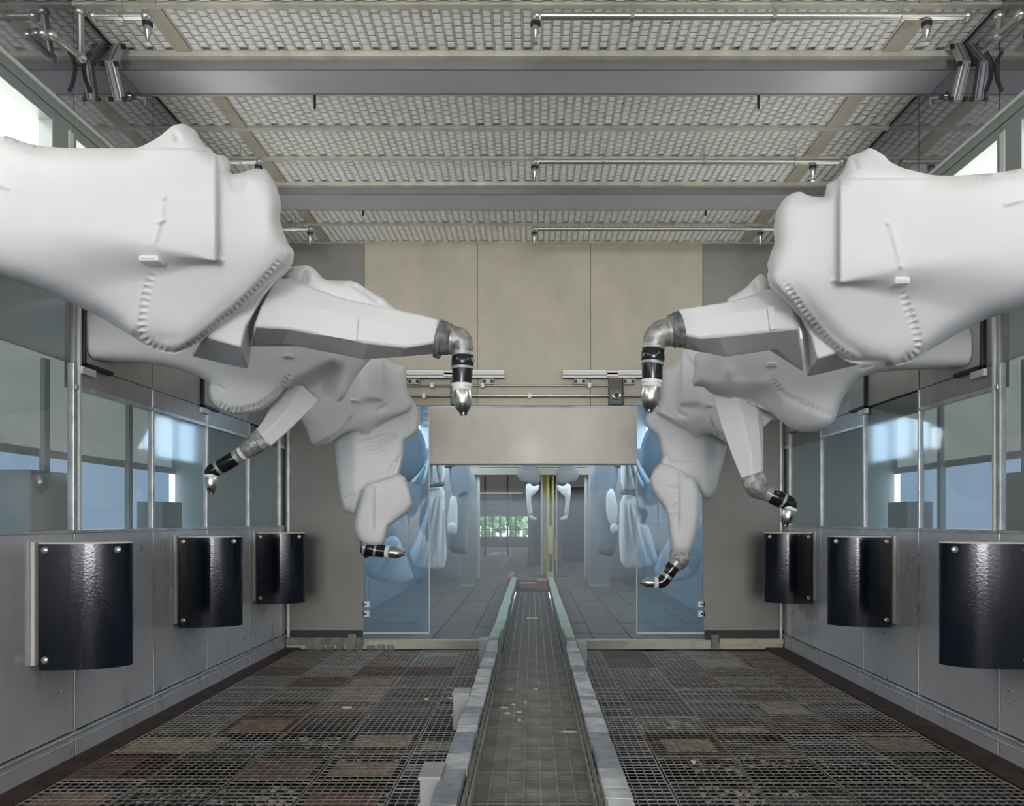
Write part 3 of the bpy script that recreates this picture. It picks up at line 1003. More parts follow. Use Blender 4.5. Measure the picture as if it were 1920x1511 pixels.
# rails of the conveyor channel
for s, nm in ((-1, 'left'), (1, 'right')):
    t = thing('conveyor_rail', (s * .4, 6.0, 0), 'taped grey kerb rail along the %s side of the conveyor channel' % nm, 'rail')

    def bx(x0, x1, *r):
        a, b = s * x0, s * x1
        return (min(a, b), max(a, b), *r)
    obj('rail_body', MB().box(*bx(.352, .440, 3.0, 7.98, 0, .235)), 'rail_side', t)
    obj('inner_strip', MB().box(*bx(.335, .342, 3.0, 7.98, .0, .15)), 'rail_inner', t)
    obj('inner_flange', MB().box(*bx(.318, .330, 3.0, 7.95, .0, .07)), 'rail_inner', t)
    y = 3.0
    k = 0
    while y < 7.9:
        L = .10 + rnd.random() * .22
        y2 = min(7.98, y + L)
        a, b = .338 - rnd.random() * .006, .452 + rnd.random() * .008
        z = .236 + rnd.random() * .008
        sk = (rnd.random() - .5) * .05
        tp = MB()
        tp.rings([[(s * a, y, .19), (s * b, y + sk, .19), (s * b, y + sk, z), (s * a, y, z)],
                  [(s * a, y2, .19), (s * b, y2 + sk * .5, .19), (s * b, y2 + sk * .5, z), (s * a, y2, z)]])
        obj('tape_wrap', tp, 'rail_tape' if rnd.random() < .66 else 'rail_tape_dark', t, bevel=.005)
        y = y2 - .003
        k += 1
    obj('rail_core', MB().box(*bx(.352, .435, 7.98, 16.4, 0, .235)), 'rail_side', t)
    yy = 7.98
    pts = []
    while yy < 16.3:
        y2 = min(16.4, yy + 1.2 + rnd.random() * .9)
        wob = (rnd.random() - .5) * .02
        tp = MB()
        tp.rings([[(s * (.335 + wob), yy, .225), (s * (.46 + wob), yy, .225), (s * (.46 + wob), yy, .25), (s * (.335 + wob), yy, .25)],
                  [(s * (.338 - wob), y2, .225), (s * (.455 - wob), y2, .225), (s * (.455 - wob), y2, .248), (s * (.338 - wob), y2, .248)]])
        obj('green_tape', tp, 'green_tape', t, bevel=.004)
        yy = y2 - .002
    for q in (.36, .345):
        obj('thin_strip', MB().box(*bx(q - .02, q - .016, 7.4, 8.3, .2, .30)), 'rail_inner', t)
# bracket boxes beside the rails
for (xa, xb, ya, yb, z0, z1, lab) in ((-.555, -.445, 3.62, 3.85, 0, .255, 'grey sheet metal box against the outside of left rail, nearest camera'),
                                      (-.575, -.45, 5.33, 5.50, 0, .265, 'grey sheet metal box halfway along outside of left rail'),
                                      (-.56, -.45, 7.72, 7.92, .0, .26, 'grey sheet metal box on left rail where it meets the sill'),
                                      (.455, .555, 7.55, 7.80, .0, .26, 'grey sheet metal box on right rail where it meets the sill')):
    t = thing('rail_box', ((xa + xb) / 2, (ya + yb) / 2, 0), lab, 'bracket box')
    obj('lid', MB().box(xa, xb, ya, yb, z1 - .02, z1), 'bracket_grey', t, bevel=.004)
    obj('box_body', MB().box(xa + .008, xb, ya + .008, yb - .008, 0, z1 - .02), 'bracket_grey', t, bevel=.004)
    obj('screw_head', MB().lathe((xa + .008, ya + .05, .1), (xa - .006, ya + .05, .1), [(0, .012), (1, .009)], 10), 'screw', t)
# loose paint flakes on the channel grating
ORD = ('nearest the camera', 'second nearest', 'third nearest', 'fourth nearest', 'fifth nearest', 'sixth nearest', 'seventh nearest', 'third farthest', 'second farthest', 'farthest away')
for (k, (px, py, w, d)) in enumerate(sorted(((945, 1328, .06, .02), (952, 1338, .05, .02), (972, 1336, .05, .018), (963, 1322, .03, .02), (974, 1351, .025, .02), (985, 1318, .02, .05), (958, 1294, .04, .015),
                       (1005, 1293, .04, .012), (1067, 1373, .10, .012), (1010, 1281, .03, .012)), key=lambda q: -q[1])):
    Y = F * CAMZ / (py - CY)
    X = (px - CX) / F * Y
    n = 7
    poly = [(X + math.cos(2 * math.pi * q / n) * w * (.4 + .3 * rnd.random()), Y + math.sin(2 * math.pi * q / n) * d * (.8 + .5 * rnd.random())) for q in range(n)]
    obj('paint_flake', MB().extrude(poly, 'z', .001, .010), 'flake', None, label='small white flake of dried paint on the channel grating, ' + ORD[k] + ' of its scatter', cat='paint flake', group='dried paint flakes on the channel grating')
for (px, py, w, lab) in ((800, 1312, .03, 'left gratings, between the other two'), (848, 1310, .05, 'left gratings close to the rail box'), (652, 1328, .06, 'left gratings, farthest from the rail'), (1300, 1430, .02, 'right gratings')):
    Y = F * CAMZ / (py - CY)
    X = (px - CX) / F * Y
    n = 6
    poly = [(X + math.cos(2 * math.pi * q / n) * w * (.5 + .3 * rnd.random()), Y + math.sin(2 * math.pi * q / n) * .02 * (.8 + .5 * rnd.random())) for q in range(n)]
    obj('paint_flake', MB().extrude(poly, 'z', .003, .012), 'flake', None, label='pale scrap of dried paint on the ' + lab, cat='paint flake', group='dried paint scraps on the side gratings')

# ------------------------------------------------------------------ glossy black covers on the walls
for side, X, s in (('left', XL, 1), ('right', XR, -1)):
    for k, y in enumerate((4.33, 6.05, 7.77) if side == 'left' else (4.35, 6.08, 7.80)):
        place = ('nearest the camera', 'in the middle of its row', 'farthest from the camera')[k]
        t = thing('wall_cover', (X, y + .3, .63), 'glossy black curved cover box low on the %s wall, %s' % (side, place), 'cover box')
        z0, z1 = .625, 1.36
        prof = [(0, 0.0), (.20, .003), (.29, .018), (.37, .048), (.435, .092), (.475, .14), (.488, .19), (.45, .26), (.37, .35), (.26, .46), (.12, .60), (0, .66)]
        prof = chaikin(prof[:], 1)
        prof = [(max(0, a), b) for a, b in prof]
        obj('cover_shell', MB().extrude([(X + s * a, y + .012 + b) for a, b in prof], 'z', z0, z1), 'black_gloss', t, smooth=50)
        obj('top_plate', MB().extrude([(X + s * a * 1.005, y + .009 + b * 1.01) for a, b in prof], 'z', z1, z1 + .010), 'plate_edge', t)
        a, b = X + s * .002, X + s * .026
        obj('mounting_plate', MB().box(min(a, b), max(a, b), y - .006, y + .70, z0 + .03, z1 + .012), 'plate_edge', t, bevel=.003)
        for (dx, z) in ((.075, z1 - .035), (.075, z0 + .06), (.458, z1 - .035)):
            yy = y + .012 + (.0 if dx < .3 else .072)
            obj('screw', MB().lathe((X + s * dx, yy + .004, z), (X + s * dx, yy - .010, z), [(0, .021), (.5, .021), (1, .012)], 12), 'screw', t, smooth=40)

# ------------------------------------------------------------------ sprinkler pipes, struts, cables
def pipe_run(pts, heads, clamps, label, r=.023):
    t = thing('sprinkler_pipe', pts[0], label, 'pipe')
    obj('pipe', MB().tube(pts, r), 'pipe_steel', t, smooth=60)
    for p in pts:
        p = Vector(p)
        m_ = bpy.data.meshes.new('elbow')
        bm = bmesh.new()
        bmesh.ops.create_uvsphere(bm, u_segments=12, v_segments=8, radius=r * 1.45, matrix=Matrix.Translation(p))
        bm.to_mesh(m_)
        bm.free()
        m_.materials.append(MATS['pipe_steel'])
        m_.shade_smooth()
        obj('elbow', m_, None, t)
    for h in heads:
        h = Vector(h)
        hd = obj('sprinkler_head', MB().lathe(h, h + Vector((0, 0, -.17)), [(0, .016), (.15, .016), (.16, .030), (.3, .030), (.31, .018), (.45, .026), (.6, .022), (.75, .010), (.95, .008), (1, .018)], 14), 'pipe_steel', t, smooth=40)
        obj('head_ring', MB().lathe(h + Vector((0, 0, -.04)), h + Vector((0, 0, -.058)), [(0, .032), (1, .032)], 14), 'rubber', hd)
    for c in clamps:
        c = Vector(c)
        cl = obj('pipe_clamp', MB().lathe(c + Vector((-.012, 0, 0)), c + Vector((.012, 0, 0)), [(0, r * 1.3), (1, r * 1.3)], 14), 'pipe_steel', t)
        obj('hanger_rod', MB().tube([c, (c.x, c.y, ZC)], .004, 8), 'pipe_steel', cl)
    return t


zp = ZC - .14
for k, (y, py) in enumerate(((4.64, 24), (6.52, 303), (8.03, 430))):
    which = ('in front of the first beam', 'between the two beams', 'behind the second beam')[k]
    pipe_run([(.03, y, zp), (2.70, y, zp)], [(.02, y, zp), (2.45, y, zp)], [(.62, y, zp), (1.5, y, zp), (2.3, y, zp)],
             'galvanised sprinkler pipe under the ceiling right of centre, ' + which)
    pipe_run([(-2.725, y, zp), (-2.40, y, zp)] if k == 0 else [(-2.9, y, zp), (-2.38, y, zp)], [(-2.39, y, zp)], [(-2.55, y, zp)],
             'galvanised sprinkler pipe stub at the left wall, ' + which)
pipe_run([W(150, 22, 4.62), W(152, 108, 4.66), W(98, 66, 4.42), W(82, 64, 4.42)], [], [], 'bent steel pipe dropping down the top of the left wall')
pipe_run([W(1873, 30, 4.60), W(1873, 66, 4.60), W(1912, 28, 4.40)], [], [], 'bent steel pipe dropping down the top of the right wall')

for (sx, lab) in ((0, 'left'), (1, 'right')):
    def mx(p):
        return p if sx == 0 else 2 * 1008.5 - p
    Y = 5.05
    A, B, C_ = W(mx(222), 88, 5.15), W(mx(208), 120, 5.02), W(mx(224), 186, 5.10)
    t = thing('strut', B, 'cranked aluminium strut hanging beside the first beam, %s end' % lab, 'strut')
    for (p, q) in ((A, B), (B, C_)):
        d = (q - p)
        u = d.normalized()
        a = Vector((1, 0, 0))
        a = (a - u * a.dot(u)).normalized()
        b = u.cross(a)
        bar = obj('strut_bar', MB().obox((p + q) / 2, a, b, u, .062, .05, d.length + .02), 'alu_strut', t, bevel=.006)
        for off in (-.016, .016):
            obj('slot', MB().obox((p + q) / 2 + a * off - b * .026 * (1 if b.y > 0 else -1), a, b, u, .007, .006, d.length), 'sensor_grey', bar)
    for p in (A, B, C_):
        for dx in (-.045, .045):
            obj('bolt', MB().lathe(p + Vector((dx - .012, -.02, -.01)), p + Vector((dx + .012, -.02, -.01)), [(0, .016), (1, .016)], 8), 'rubber', t)
    Yc = 4.80 if sx == 0 else 4.80
    c1 = [W(mx(169), 98, Yc), W(mx(160), 112, Yc), W(mx(157), 128, Yc), W(mx(160), 148, Yc), W(mx(169), 172, Yc)]
    c1 = [Vector((max(XL + .014, min(XR - .014, p.x)), p.y, p.z)) for p in c1]
    obj('cable', MB().tube(c1, .013, 10), 'rubber', None, smooth=60, label='short black cable looped beside the %s end of the first beam' % lab, cat='cable')
    e0, e1 = W(mx(238), 180, 5.12), W(mx(272), 184, 5.2)
    t = thing('beam_valve', e0, 'small dark valve with thin stem under the %s end of the first beam' % lab, 'valve')  # small valve with its stem, under the beam end
    obj('valve_body', MB().lathe(e0, e0 + (e1 - e0) * .5, [(0, .02), (.3, .03), (.6, .018), (1, .016)], 12), 'chrome_dark', t, smooth=40)
    obj('stem', MB().tube([e0 + (e1 - e0) * .4, e1, e1 + Vector((0, 0, -.05))], .008, 8), 'pipe_steel', t)
for (px, py0, py1, Yh, n) in ((590, 177, 204, 5.62, 'left of centre behind the first beam'), (1422, 177, 204, 5.62, 'right of centre behind the first beam'),
                              (681, 394, 404, 7.75, 'left of centre behind the second beam'), (1323, 394, 404, 7.75, 'right of centre behind the second beam')):
    a, b = W(px, py0, Yh), W(px, py1, Yh)
    a.z = ZC
    t = thing('threaded_rod', a, 'short black threaded rod hanging from the ceiling, ' + n, 'rod')
    obj('rod', MB().tube([a, b], .010, 8), 'rubber', t)
    obj('rod_nut', MB().lathe(a + Vector((0, 0, -.02)), a + Vector((0, 0, -.035)), [(0, .018), (1, .018)], 6), 'rubber', t)

# ------------------------------------------------------------------ painting robots
def robot(loc, label):
    return thing('painting_robot', loc, label, 'robot', 'painting robots of this booth')


def buckle(parent, x0, x1, y0, y1, Y):
    c = W((x0 + x1) / 2, (y0 + y1) / 2, Y)
    w, h = (x1 - x0) / F * Y, (y1 - y0) / F * Y
    o = obj('buckle', MB().box(c.x - w / 2, c.x + w / 2, c.y - .02, c.y + .05, c.z - h / 2, c.z + h / 2), 'buckle', parent, bevel=.008, segs=3)
    obj('buckle_plate', MB().box(c.x - w * .36, c.x + w * .36, c.y - .024, c.y, c.z - h * .22, c.z + h * .22), 'fabric', o, bevel=.004)
    return o


def front_y(ob, px, py):
    """distance of a cover's front at a pixel (nearest vertex)"""
    best, by = 1e9, None
    for v in ob.data.vertices:
        if v.co.y <= 0:
            continue
        x = CX + v.co.x / v.co.y * F
        y = CY - (v.co.z - CAMZ) / v.co.y * F
        d = (x - px) ** 2 + (y - py) ** 2
        if d < best + 30 and (d < best - 30 or by is None or v.co.y < by):
            best, by = min(d, best), v.co.y
    return by


def lip(a, b, w=6):
    return sm((a - b) / w + .5)


# ---- left near
t = robot((-2.2, 3.7, 2.5), 'white fabric covered painting robot on the left wall nearest the camera')
OUT = [(-150, 235), (-60, 246), (0, 255), (15, 254), (45, 267), (75, 273), (100, 276), (140, 278), (200, 278), (255, 278), (270, 272), (288, 263), (303, 253), (314, 243), (325, 235), (343, 231),
       (356, 238), (369, 246), (375, 260), (386, 274), (397, 280), (403, 289), (420, 291), (428, 297), (431, 308), (432, 326), (450, 325), (466, 319), (480, 315), (492, 318), (499, 317), (508, 331),
       (520, 352), (526, 375), (527, 392), (524, 408), (530, 430), (540, 456), (552, 471), (549, 496), (532, 507), (515, 522), (490, 545), (450, 585), (420, 605), (387, 632), (355, 654), (330, 665),
       (305, 661), (285, 652), (270, 645), (240, 626), (186, 593), (120, 562), (60, 538), (0, 521), (-70, 510), (-150, 500)]


def fL1(px, py):
    box = sm((405 - px) / 3 + .5) * sm((490 - py) / (4 + np.clip(398 - px, 0, 400) * .55) + .5) * sm((py - 279) / 3 + .5) * sm((px + 60) / 250)
    lower = sm((py - 430) / 220) * .16
    lower = lower + .11 * sm((279 - py) / 55) * sm((px - 240) / 40) * sm((420 - px) / 10)
    lump = -.05 * np.exp(-(((px - 505) / 28) ** 2 + ((py - 420) / 90) ** 2))
    return -.085 * box + lower + lump


body = relief('body_cover', OUT, flat_plane(3.66, .00022, 0), .30, 'fabric', t, Tb=.42, res=7, k=1 / 26., field=fL1,
              ribs=[([(290, 506), (282, 522), (276, 545), (270, 575), (267, 605), (268, 628), (278, 646), (298, 656), (322, 660)], 12.5, 11, .016),
                    ([(325, 658), (360, 644), (398, 615), (440, 578), (480, 540), (510, 505), (528, 482)], 10, 8, .012)],
              folds=[([(308, 368), (300, 415), (288, 462)], 6, -.012), ([(285, 415), (300, 416), (312, 410)], 4, -.012), ([(300, 372), (312, 370)], 4, -.012),
                     ([(322, 245), (332, 255), (333, 268)], 5, .03), ([(-20, 340), (20, 355)], 4, -.012), ([(405, 486), (412, 485), (420, 492)], 4, -.015), ([(432, 330), (440, 345), (460, 352)], 9, .03)],
              lines=[([(405, 282), (405, 492)], 4), ([(-20, 280), (405, 280)], 4), ([(330, 490), (405, 490)], 7)], fine=2.0)
buckle(body, 263, 300, 481, 492, front_y(body, 281, 486) - .005)
loft('sleeve_cover', [[(470, 495, 3.80), (545, 492, 3.84), (550, 500, 4.1), (480, 500, 4.1)],
                      [(430, 550, 3.75), (492, 556, 3.80), (508, 552, 4.1), (430, 560, 4.15)],
                      [(398, 605, 3.74), (460, 612, 3.76), (482, 606, 4.1), (390, 615, 4.2)],
                      [(387, 632, 3.75), (451, 651, 3.75), (465, 693, 4.25), (358, 668, 4.25)]], 'fabric', t, bevel=.012)
SEC = [[(560, 520), (515, 522), (488, 575), (476, 612), (470, 650), (520, 640)],
       [(590, 540), (562, 532), (545, 573), (543, 617), (530, 643), (570, 650)],
       [(650, 562), (640, 559), (625, 586), (618, 631), (610, 660), (640, 655)],
       [(720, 578), (712, 574), (700, 602), (690, 643), (680, 674), (705, 668)],
       [(790, 592), (780, 588), (766, 620), (760, 652), (752, 669), (780, 660)],
       [(826, 604), (824, 599), (821, 618), (820, 642), (819, 663), (824, 655)]]
DY = [.30, .10, 0.0, 0.0, .30, .42]
arm = loft('forearm_cover', [[(p[0], p[1], 3.80 + DY[i] * (1 - .10 * q)) for i, p in enumerate(s_)] for q, s_ in enumerate(SEC)], 'fabric', t, bevel=.012)
obj('velcro_patch', MB().rings([[W(597, 583, 3.785), W(672, 596, 3.785), W(668, 640, 3.785), W(596, 627, 3.785)],
                                [W(597, 583, 3.84), W(672, 596, 3.84), W(668, 640, 3.84), W(596, 627, 3.84)]]), 'fabric', arm, bevel=.004)
relief('hose_cover', [(525, 512), (540, 504), (552, 499), (577, 496), (592, 506), (608, 525), (640, 526), (664, 526), (700, 550), (719, 559), (743, 580), (790, 595), (700, 610), (600, 590), (540, 560)],
       flat_plane(4.14, .0002, 600), .12, 'fabric', t, res=7, k=1 / 14., folds=[([(655, 530), (690, 550), (720, 575)], 4, .03), ([(575, 505), (572, 520), (570, 535)], 5, .03)])
Yw = 3.86
seg('tape_band', (823, 632), (846, 637), [(0, 33), (.3, 31), (.45, 32), (.7, 29), (.85, 29.5), (1, 27)], Yw, 'tape_dark', t)
seg('tape_tag', (818, 640), (828, 642), [(0, 30), (1, 31)], Yw, 'tape_dark', t)
seg('collar', (845, 637), (851, 638), sc(RIM, 27), Yw, 'wrist_grey', t)
bend('wrist_elbow', [(849, 637), (861, 639), (867, 648), (868, 660)], [26, 25, 22, 20], Yw, 'casting', t)
seg('wrist_ring', (868, 659), (868, 668), sc(RIM, 20.5), Yw, 'wrist_grey', t)
seg('wrist_joint', (868, 667), (867, 689), [(0, 19), (.2, 21), (.8, 21), (1, 19)], Yw, 'wrist_black', t)
seg('wrist_ring', (867, 687), (867, 693), sc(RIM, 20.3), Yw, 'wrist_grey', t)
seg('wrist_joint', (867, 692), (866, 721), [(0, 19.2), (.5, 19), (1, 18)], Yw, 'wrist_black', t)
seg('cup_ring', (866, 719), (866, 733), [(0, 18), (.1, 19.6), (.45, 19.6), (.5, 18.2), (.9, 18), (1, 17)], Yw, 'cup_white', t)
bell(t, (866, 732), (869, 774), 17.6, Yw)

# ---- right near
t = robot((2.3, 3.7, 2.5), 'white fabric covered painting robot on the right wall nearest the camera')
OUT = [(1453, 455), (1450, 432), (1452, 414), (1456, 395), (1463, 383), (1470, 373), (1477, 367), (1488, 361), (1501, 359), (1512, 365), (1526, 369), (1545, 369), (1548, 360), (1550, 347), (1556, 342), (1566, 338),
       (1578, 325), (1586, 310), (1590, 296), (1596, 291), (1610, 288), (1622, 281), (1630, 277), (1642, 281), (1650, 287), (1658, 291), (1668, 303), (1690, 314), (1720, 322), (1750, 329), (1790, 330),
       (1830, 326), (1880, 323), (1920, 314), (1990, 300), (2170, 280), (2170, 490), (2000, 545), (1920, 574), (1894, 584), (1838, 602), (1774, 638), (1742, 657), (1722, 672), (1700, 681), (1680, 686), (1650, 686), (1620, 682),
       (1600, 681), (1583, 676), (1565, 662), (1552, 650), (1536, 633), (1520, 614), (1500, 594), (1480, 573), (1460, 552), (1444, 540), (1438, 518), (1441, 506), (1438, 497), (1441, 488), (1446, 472)]


def fR1(px, py):
    box = sm((px - 1574) / 3 + .5) * sm((531 - py) / (4 + np.clip(px - 1580, 0, 400) * .55) + .5) * sm((py - 335) / 3 + .5) * sm((2080 - px) / 250)
    lower = sm((py - 480) / 210) * .16 + .11 * sm((335 - py) / 60) * sm((px - 1560) / 10) * sm((1760 - px) / 60)
    return -.085 * box + lower


body = relief('body_cover', OUT, flat_plane(3.70, -.0002, 1900), .30, 'fabric', t, Tb=.42, res=7, k=1 / 26., field=fR1,
              ribs=[([(1688, 540), (1695, 558), (1704, 582), (1713, 606), (1720, 632), (1721, 650), (1712, 665), (1692, 676)], 12, 11, .016),
                    ([(1466, 520), (1482, 545), (1504, 576), (1526, 605), (1550, 634), (1574, 656), (1604, 673)], 10, 8, .012)],
              folds=[([(1668, 418), (1680, 455), (1690, 500)], 6, -.012), ([(1660, 420), (1672, 417)], 4, -.012), ([(1684, 500), (1695, 500)], 4, -.012), ([(1598, 298), (1606, 310), (1608, 318)], 5, .03),
                     ([(1880, 385), (1925, 372)], 4, -.015), ([(1570, 530), (1564, 524), (1558, 530)], 4, -.015), ([(1480, 372), (1495, 370), (1520, 378)], 9, .03)],
              lines=[([(1574, 338), (1574, 533)], 4), ([(1574, 335), (1900, 335)], 4), ([(1574, 531), (1640, 531)], 7)], fine=2.0)
buckle(body, 1675, 1703, 521, 534, front_y(body, 1689, 528) - .005)
loft('sleeve_cover', [[(1520, 515, 3.80), (1445, 512, 3.84), (1440, 520, 4.1), (1510, 520, 4.1)],
                      [(1560, 575, 3.75), (1492, 578, 3.80), (1480, 570, 4.1), (1560, 580, 4.15)],
                      [(1590, 630, 3.74), (1522, 632, 3.76), (1503, 622, 4.1), (1600, 640, 4.2)],
                      [(1606, 650, 3.75), (1533, 673, 3.75), (1513, 707, 4.25), (1612, 684, 4.25)]], 'fabric', t, bevel=.012)
SEC = [[(1440, 540), (1470, 545), (1488, 582), (1500, 614), (1508, 700), (1470, 660)],
       [(1410, 552), (1430, 552), (1432, 582), (1440, 622), (1458, 655), (1430, 650)],
       [(1360, 568), (1370, 566), (1380, 588), (1385, 628), (1400, 664), (1380, 655)],
       [(1330, 574), (1338, 570), (1345, 596), (1348, 631), (1362, 670), (1345, 660)],
       [(1300, 580), (1305, 575), (1312, 606), (1312, 634), (1318, 661), (1308, 655)],
       [(1272, 586), (1272, 580), (1278, 605), (1280, 628), (1276, 652), (1272, 645)]]
arm = loft('forearm_cover', [[(p[0], p[1], 3.80 + DY[i] * (1 - .10 * q)) for i, p in enumerate(s_)] for q, s_ in enumerate(SEC)], 'fabric', t, bevel=.012)
obj('velcro_patch', MB().rings([[W(1438, 574, 3.785), W(1452, 572, 3.785), W(1457, 617, 3.785), W(1444, 619, 3.785)],
                                [W(1438, 574, 3.84), W(1452, 572, 3.84), W(1457, 617, 3.84), W(1444, 619, 3.84)]]), 'fabric', arm, bevel=.004)
relief('hose_cover', [(1362, 567), (1365, 559), (1380, 551), (1400, 538), (1414, 522), (1425, 513), (1433, 516), (1440, 530), (1446, 545), (1440, 570), (1400, 590), (1370, 585)],
       flat_plane(4.14, 0, 600), .10, 'fabric', t, res=6, k=1 / 14., folds=[([(1415, 525), (1418, 535), (1420, 545)], 4, .02)])
seg('tape_band', (1277, 617), (1256, 622), [(0, 34), (.2, 33), (.35, 34), (.6, 31), (.8, 32), (1, 28)], Yw, 'tape_dark', t)
seg('collar', (1257, 622), (1251, 623), sc(RIM, 27), Yw, 'wrist_grey', t)
bend('wrist_elbow', [(1254, 622), (1239, 626), (1229, 636), (1226, 650)], [26, 26, 24, 21], Yw, 'casting', t)
seg('wrist_ring', (1226, 646), (1225, 656), sc(RIM, 21.5), Yw, 'wrist_grey', t)
seg('wrist_joint', (1225, 655), (1224, 680), [(0, 19.5), (.2, 22), (.8, 22), (1, 20)], Yw, 'wrist_black', t)
seg('wrist_ring', (1224, 677), (1223, 684), sc(RIM, 20.8), Yw, 'wrist_grey', t)
seg('wrist_joint', (1223, 683), (1223, 715), [(0, 19.5), (.5, 19.5), (1, 18.4)], Yw, 'wrist_black', t)
seg('cup_ring', (1222, 712), (1221, 726), [(0, 18), (.1, 20), (.45, 20), (.5, 18.4), (.9, 18), (1, 17)], Yw, 'cup_white', t)
bell(t, (1221, 725), (1217, 768), 17.9, Yw)

# ---- left middle
t = robot((-2.2, 5.35, 2.5), 'white fabric covered painting robot in the middle of the left wall')
OUT = [(120, 560), (300, 555), (420, 590), (560, 600), (660, 615), (710, 632), (708, 660), (690, 679), (668, 705), (655, 728), (647, 744), (637, 753), (628, 752), (619, 748), (607, 752), (597, 756), (585, 747), (572, 738),
       (558, 732), (545, 729), (535, 727), (522, 746), (505, 760), (490, 769), (470, 776), (450, 777), (430, 775), (412, 768), (400, 757), (393, 745), (391, 730), (393, 717), (370, 706), (335, 693), (300, 685), (247, 680), (182, 678), (120, 678)]


def fL2(px, py):
    yc = np.interp(px, [500, 535, 550, 580, 620, 634, 700], [760, 727, 706, 690, 672, 662, 640])
    d = py - yc
    rec = sm(d / 40) * sm((px - 522) / 20) * sm((650 - px) / 50)
    bump = -.05 * np.exp(-(((px - 628) / 9) ** 2 + ((py - 672) / 16) ** 2))
    return .30 * rec + bump + .05 * sm((px - 600) / 90)


body = relief('body_cover', OUT, flat_plane(5.06, .0008, 180), .20, 'fabric', t, Tb=.4, res=5, k=1 / 20., field=fL2,
              ribs=[([(548, 690), (541, 705), (529, 721), (515, 738), (498, 752), (478, 762), (455, 768), (430, 768), (408, 756)], 8, 7.5, .022)],
              folds=[([(397, 718), (402, 735), (404, 750)], 3, .015), ([(400, 718), (415, 727), (425, 733)], 3, .018), ([(400, 720), (408, 735), (414, 742)], 2.5, .012)], fine=2.4)
buckle(body, 532, 550, 664, 671, front_y(body, 541, 668) - .005)
A = [[(530, 715, .08), (568, 722, 0), (600, 750, .08), (580, 745, .28), (550, 730, .28)],
     [(508, 760, .07), (545, 762, 0), (568, 783, .07), (555, 778, .24), (530, 768, .24)],
     [(491, 790, .06), (518, 792, 0), (541, 809, .06), (532, 806, .2), (510, 798, .2)],
     [(474, 811, .05), (489, 818, 0), (508, 838, .05), (500, 832, .15), (486, 822, .15)]]
loft('forearm_cover', [[(x, y, 5.32 + d) for x, y, d in s_] for s_ in A], 'fabric', t, bevel=.012)
Yw = 5.38
seg('tape_band', (496, 820), (484, 829), sc(RIDGE, 20), Yw, 'tape_pale', t)
seg('wrist_elbow', (485, 828), (458, 848), [(0, 18), (.15, 19), (.7, 16.5), (1, 14)], Yw, 'casting', t)
seg('wrist_ring', (458, 848), (451, 852.5), sc(RIM, 13.5), Yw, 'cup_white', t)
seg('wrist_ring', (449, 853.5), (441, 858.5), sc(RIM, 14.5), Yw, 'wrist_grey', t)
seg('wrist_joint', (442, 858), (412, 876), [(0, 13.5), (.1, 14), (.9, 13.5), (1, 12.5)], Yw, 'wrist_black', t)
seg('wrist_ring', (413, 875), (407, 879), sc(RIM, 13.6), Yw, 'wrist_grey', t)
bend('wrist_ball', [(408, 878), (400, 882), (396, 887), (396, 892)], [13, 13.5, 13, 12], Yw, 'wrist_black', t)
seg('cup_ring', (396, 889), (396, 895), sc(RIM, 13), Yw, 'cup_white', t)
bell(t, (396, 894), (396.5, 923), 11.6, Yw)

# ---- right middle
t = robot((2.3, 5.35, 2.5), 'white fabric covered painting robot in the middle of the right wall')
OUT = [(1303, 664), (1330, 650), (1420, 635), (1500, 635), (1600, 635), (1850, 590), (1850, 690), (1780, 691), (1680, 695), (1650, 697), (1625, 703), (1605, 716), (1590, 733), (1580, 748), (1573, 763), (1570, 777), (1562, 793),
       (1548, 804), (1530, 810), (1508, 811), (1490, 808), (1475, 798), (1460, 786), (1448, 775), (1435, 769), (1420, 762), (1390, 752), (1360, 745), (1340, 739), (1330, 735), (1322, 727), (1312, 724), (1300, 724), (1298, 714), (1303, 690), (1300, 676)]


def fR2(px, py):
    yc = np.interp(px, [1300, 1445, 1465, 1500, 1540, 1565, 1600], [690, 705, 738, 756, 774, 790, 800])
    low = sm((py - yc) / 60) * sm((px - 1430) / 30)
    bump = -.05 * np.exp(-(((px - 1366) / 10) ** 2 + ((py - 697) / 14) ** 2))
    und = sm((py - 712) / 50) * sm((1470 - px) / 60) * .18
    return .10 * low + bump + und


body = relief('body_cover', OUT, flat_plane(5.24, -.0003, 1800), .24, 'fabric', t, Tb=.4, res=5, k=1 / 18., field=fR2,
              ribs=[([(1443, 700), (1452, 718), (1464, 734), (1482, 745), (1500, 753), (1520, 763), (1540, 771), (1555, 779), (1563, 787)], 7.5, 8, .022)],
              folds=[([(1610, 690), (1622, 690), (1640, 683)], 3, .02)], fine=2.4)
buckle(body, 1437, 1457, 679, 688, front_y(body, 1447, 684) - .005)
A = [[(1333, 730, .10), (1383, 745, 0), (1418, 750, .05), (1427, 758, .12), (1400, 750, .30), (1350, 735, .30)],
     [(1352, 800, .10), (1397, 802, 0), (1423, 803, .05), (1432, 806, .12), (1410, 800, .27), (1365, 800, .27)],
     [(1373, 857, .08), (1409, 857, 0), (1428, 860, .05), (1432, 866, .1), (1415, 860, .22), (1385, 858, .22)],
     [(1389, 897, .06), (1410, 896, 0), (1425, 893, .03), (1432, 895, .06), (1420, 895, .15), (1400, 897, .15)]]
loft('forearm_cover', [[(x, y, 5.34 + d) for x, y, d in s_] for s_ in A], 'fabric', t, bevel=.010)
obj('under_flap', MB().rings([[W(1427, 765, 5.5), W(1455, 778, 5.5), W(1432, 800, 5.55)], [W(1427, 765, 5.7), W(1455, 778, 5.7), W(1432, 800, 5.7)]]), 'fabric', t)
seg('tape_band', (1410, 889), (1417, 911), sc(RIDGE, 22), Yw, 'tape_pale', t)
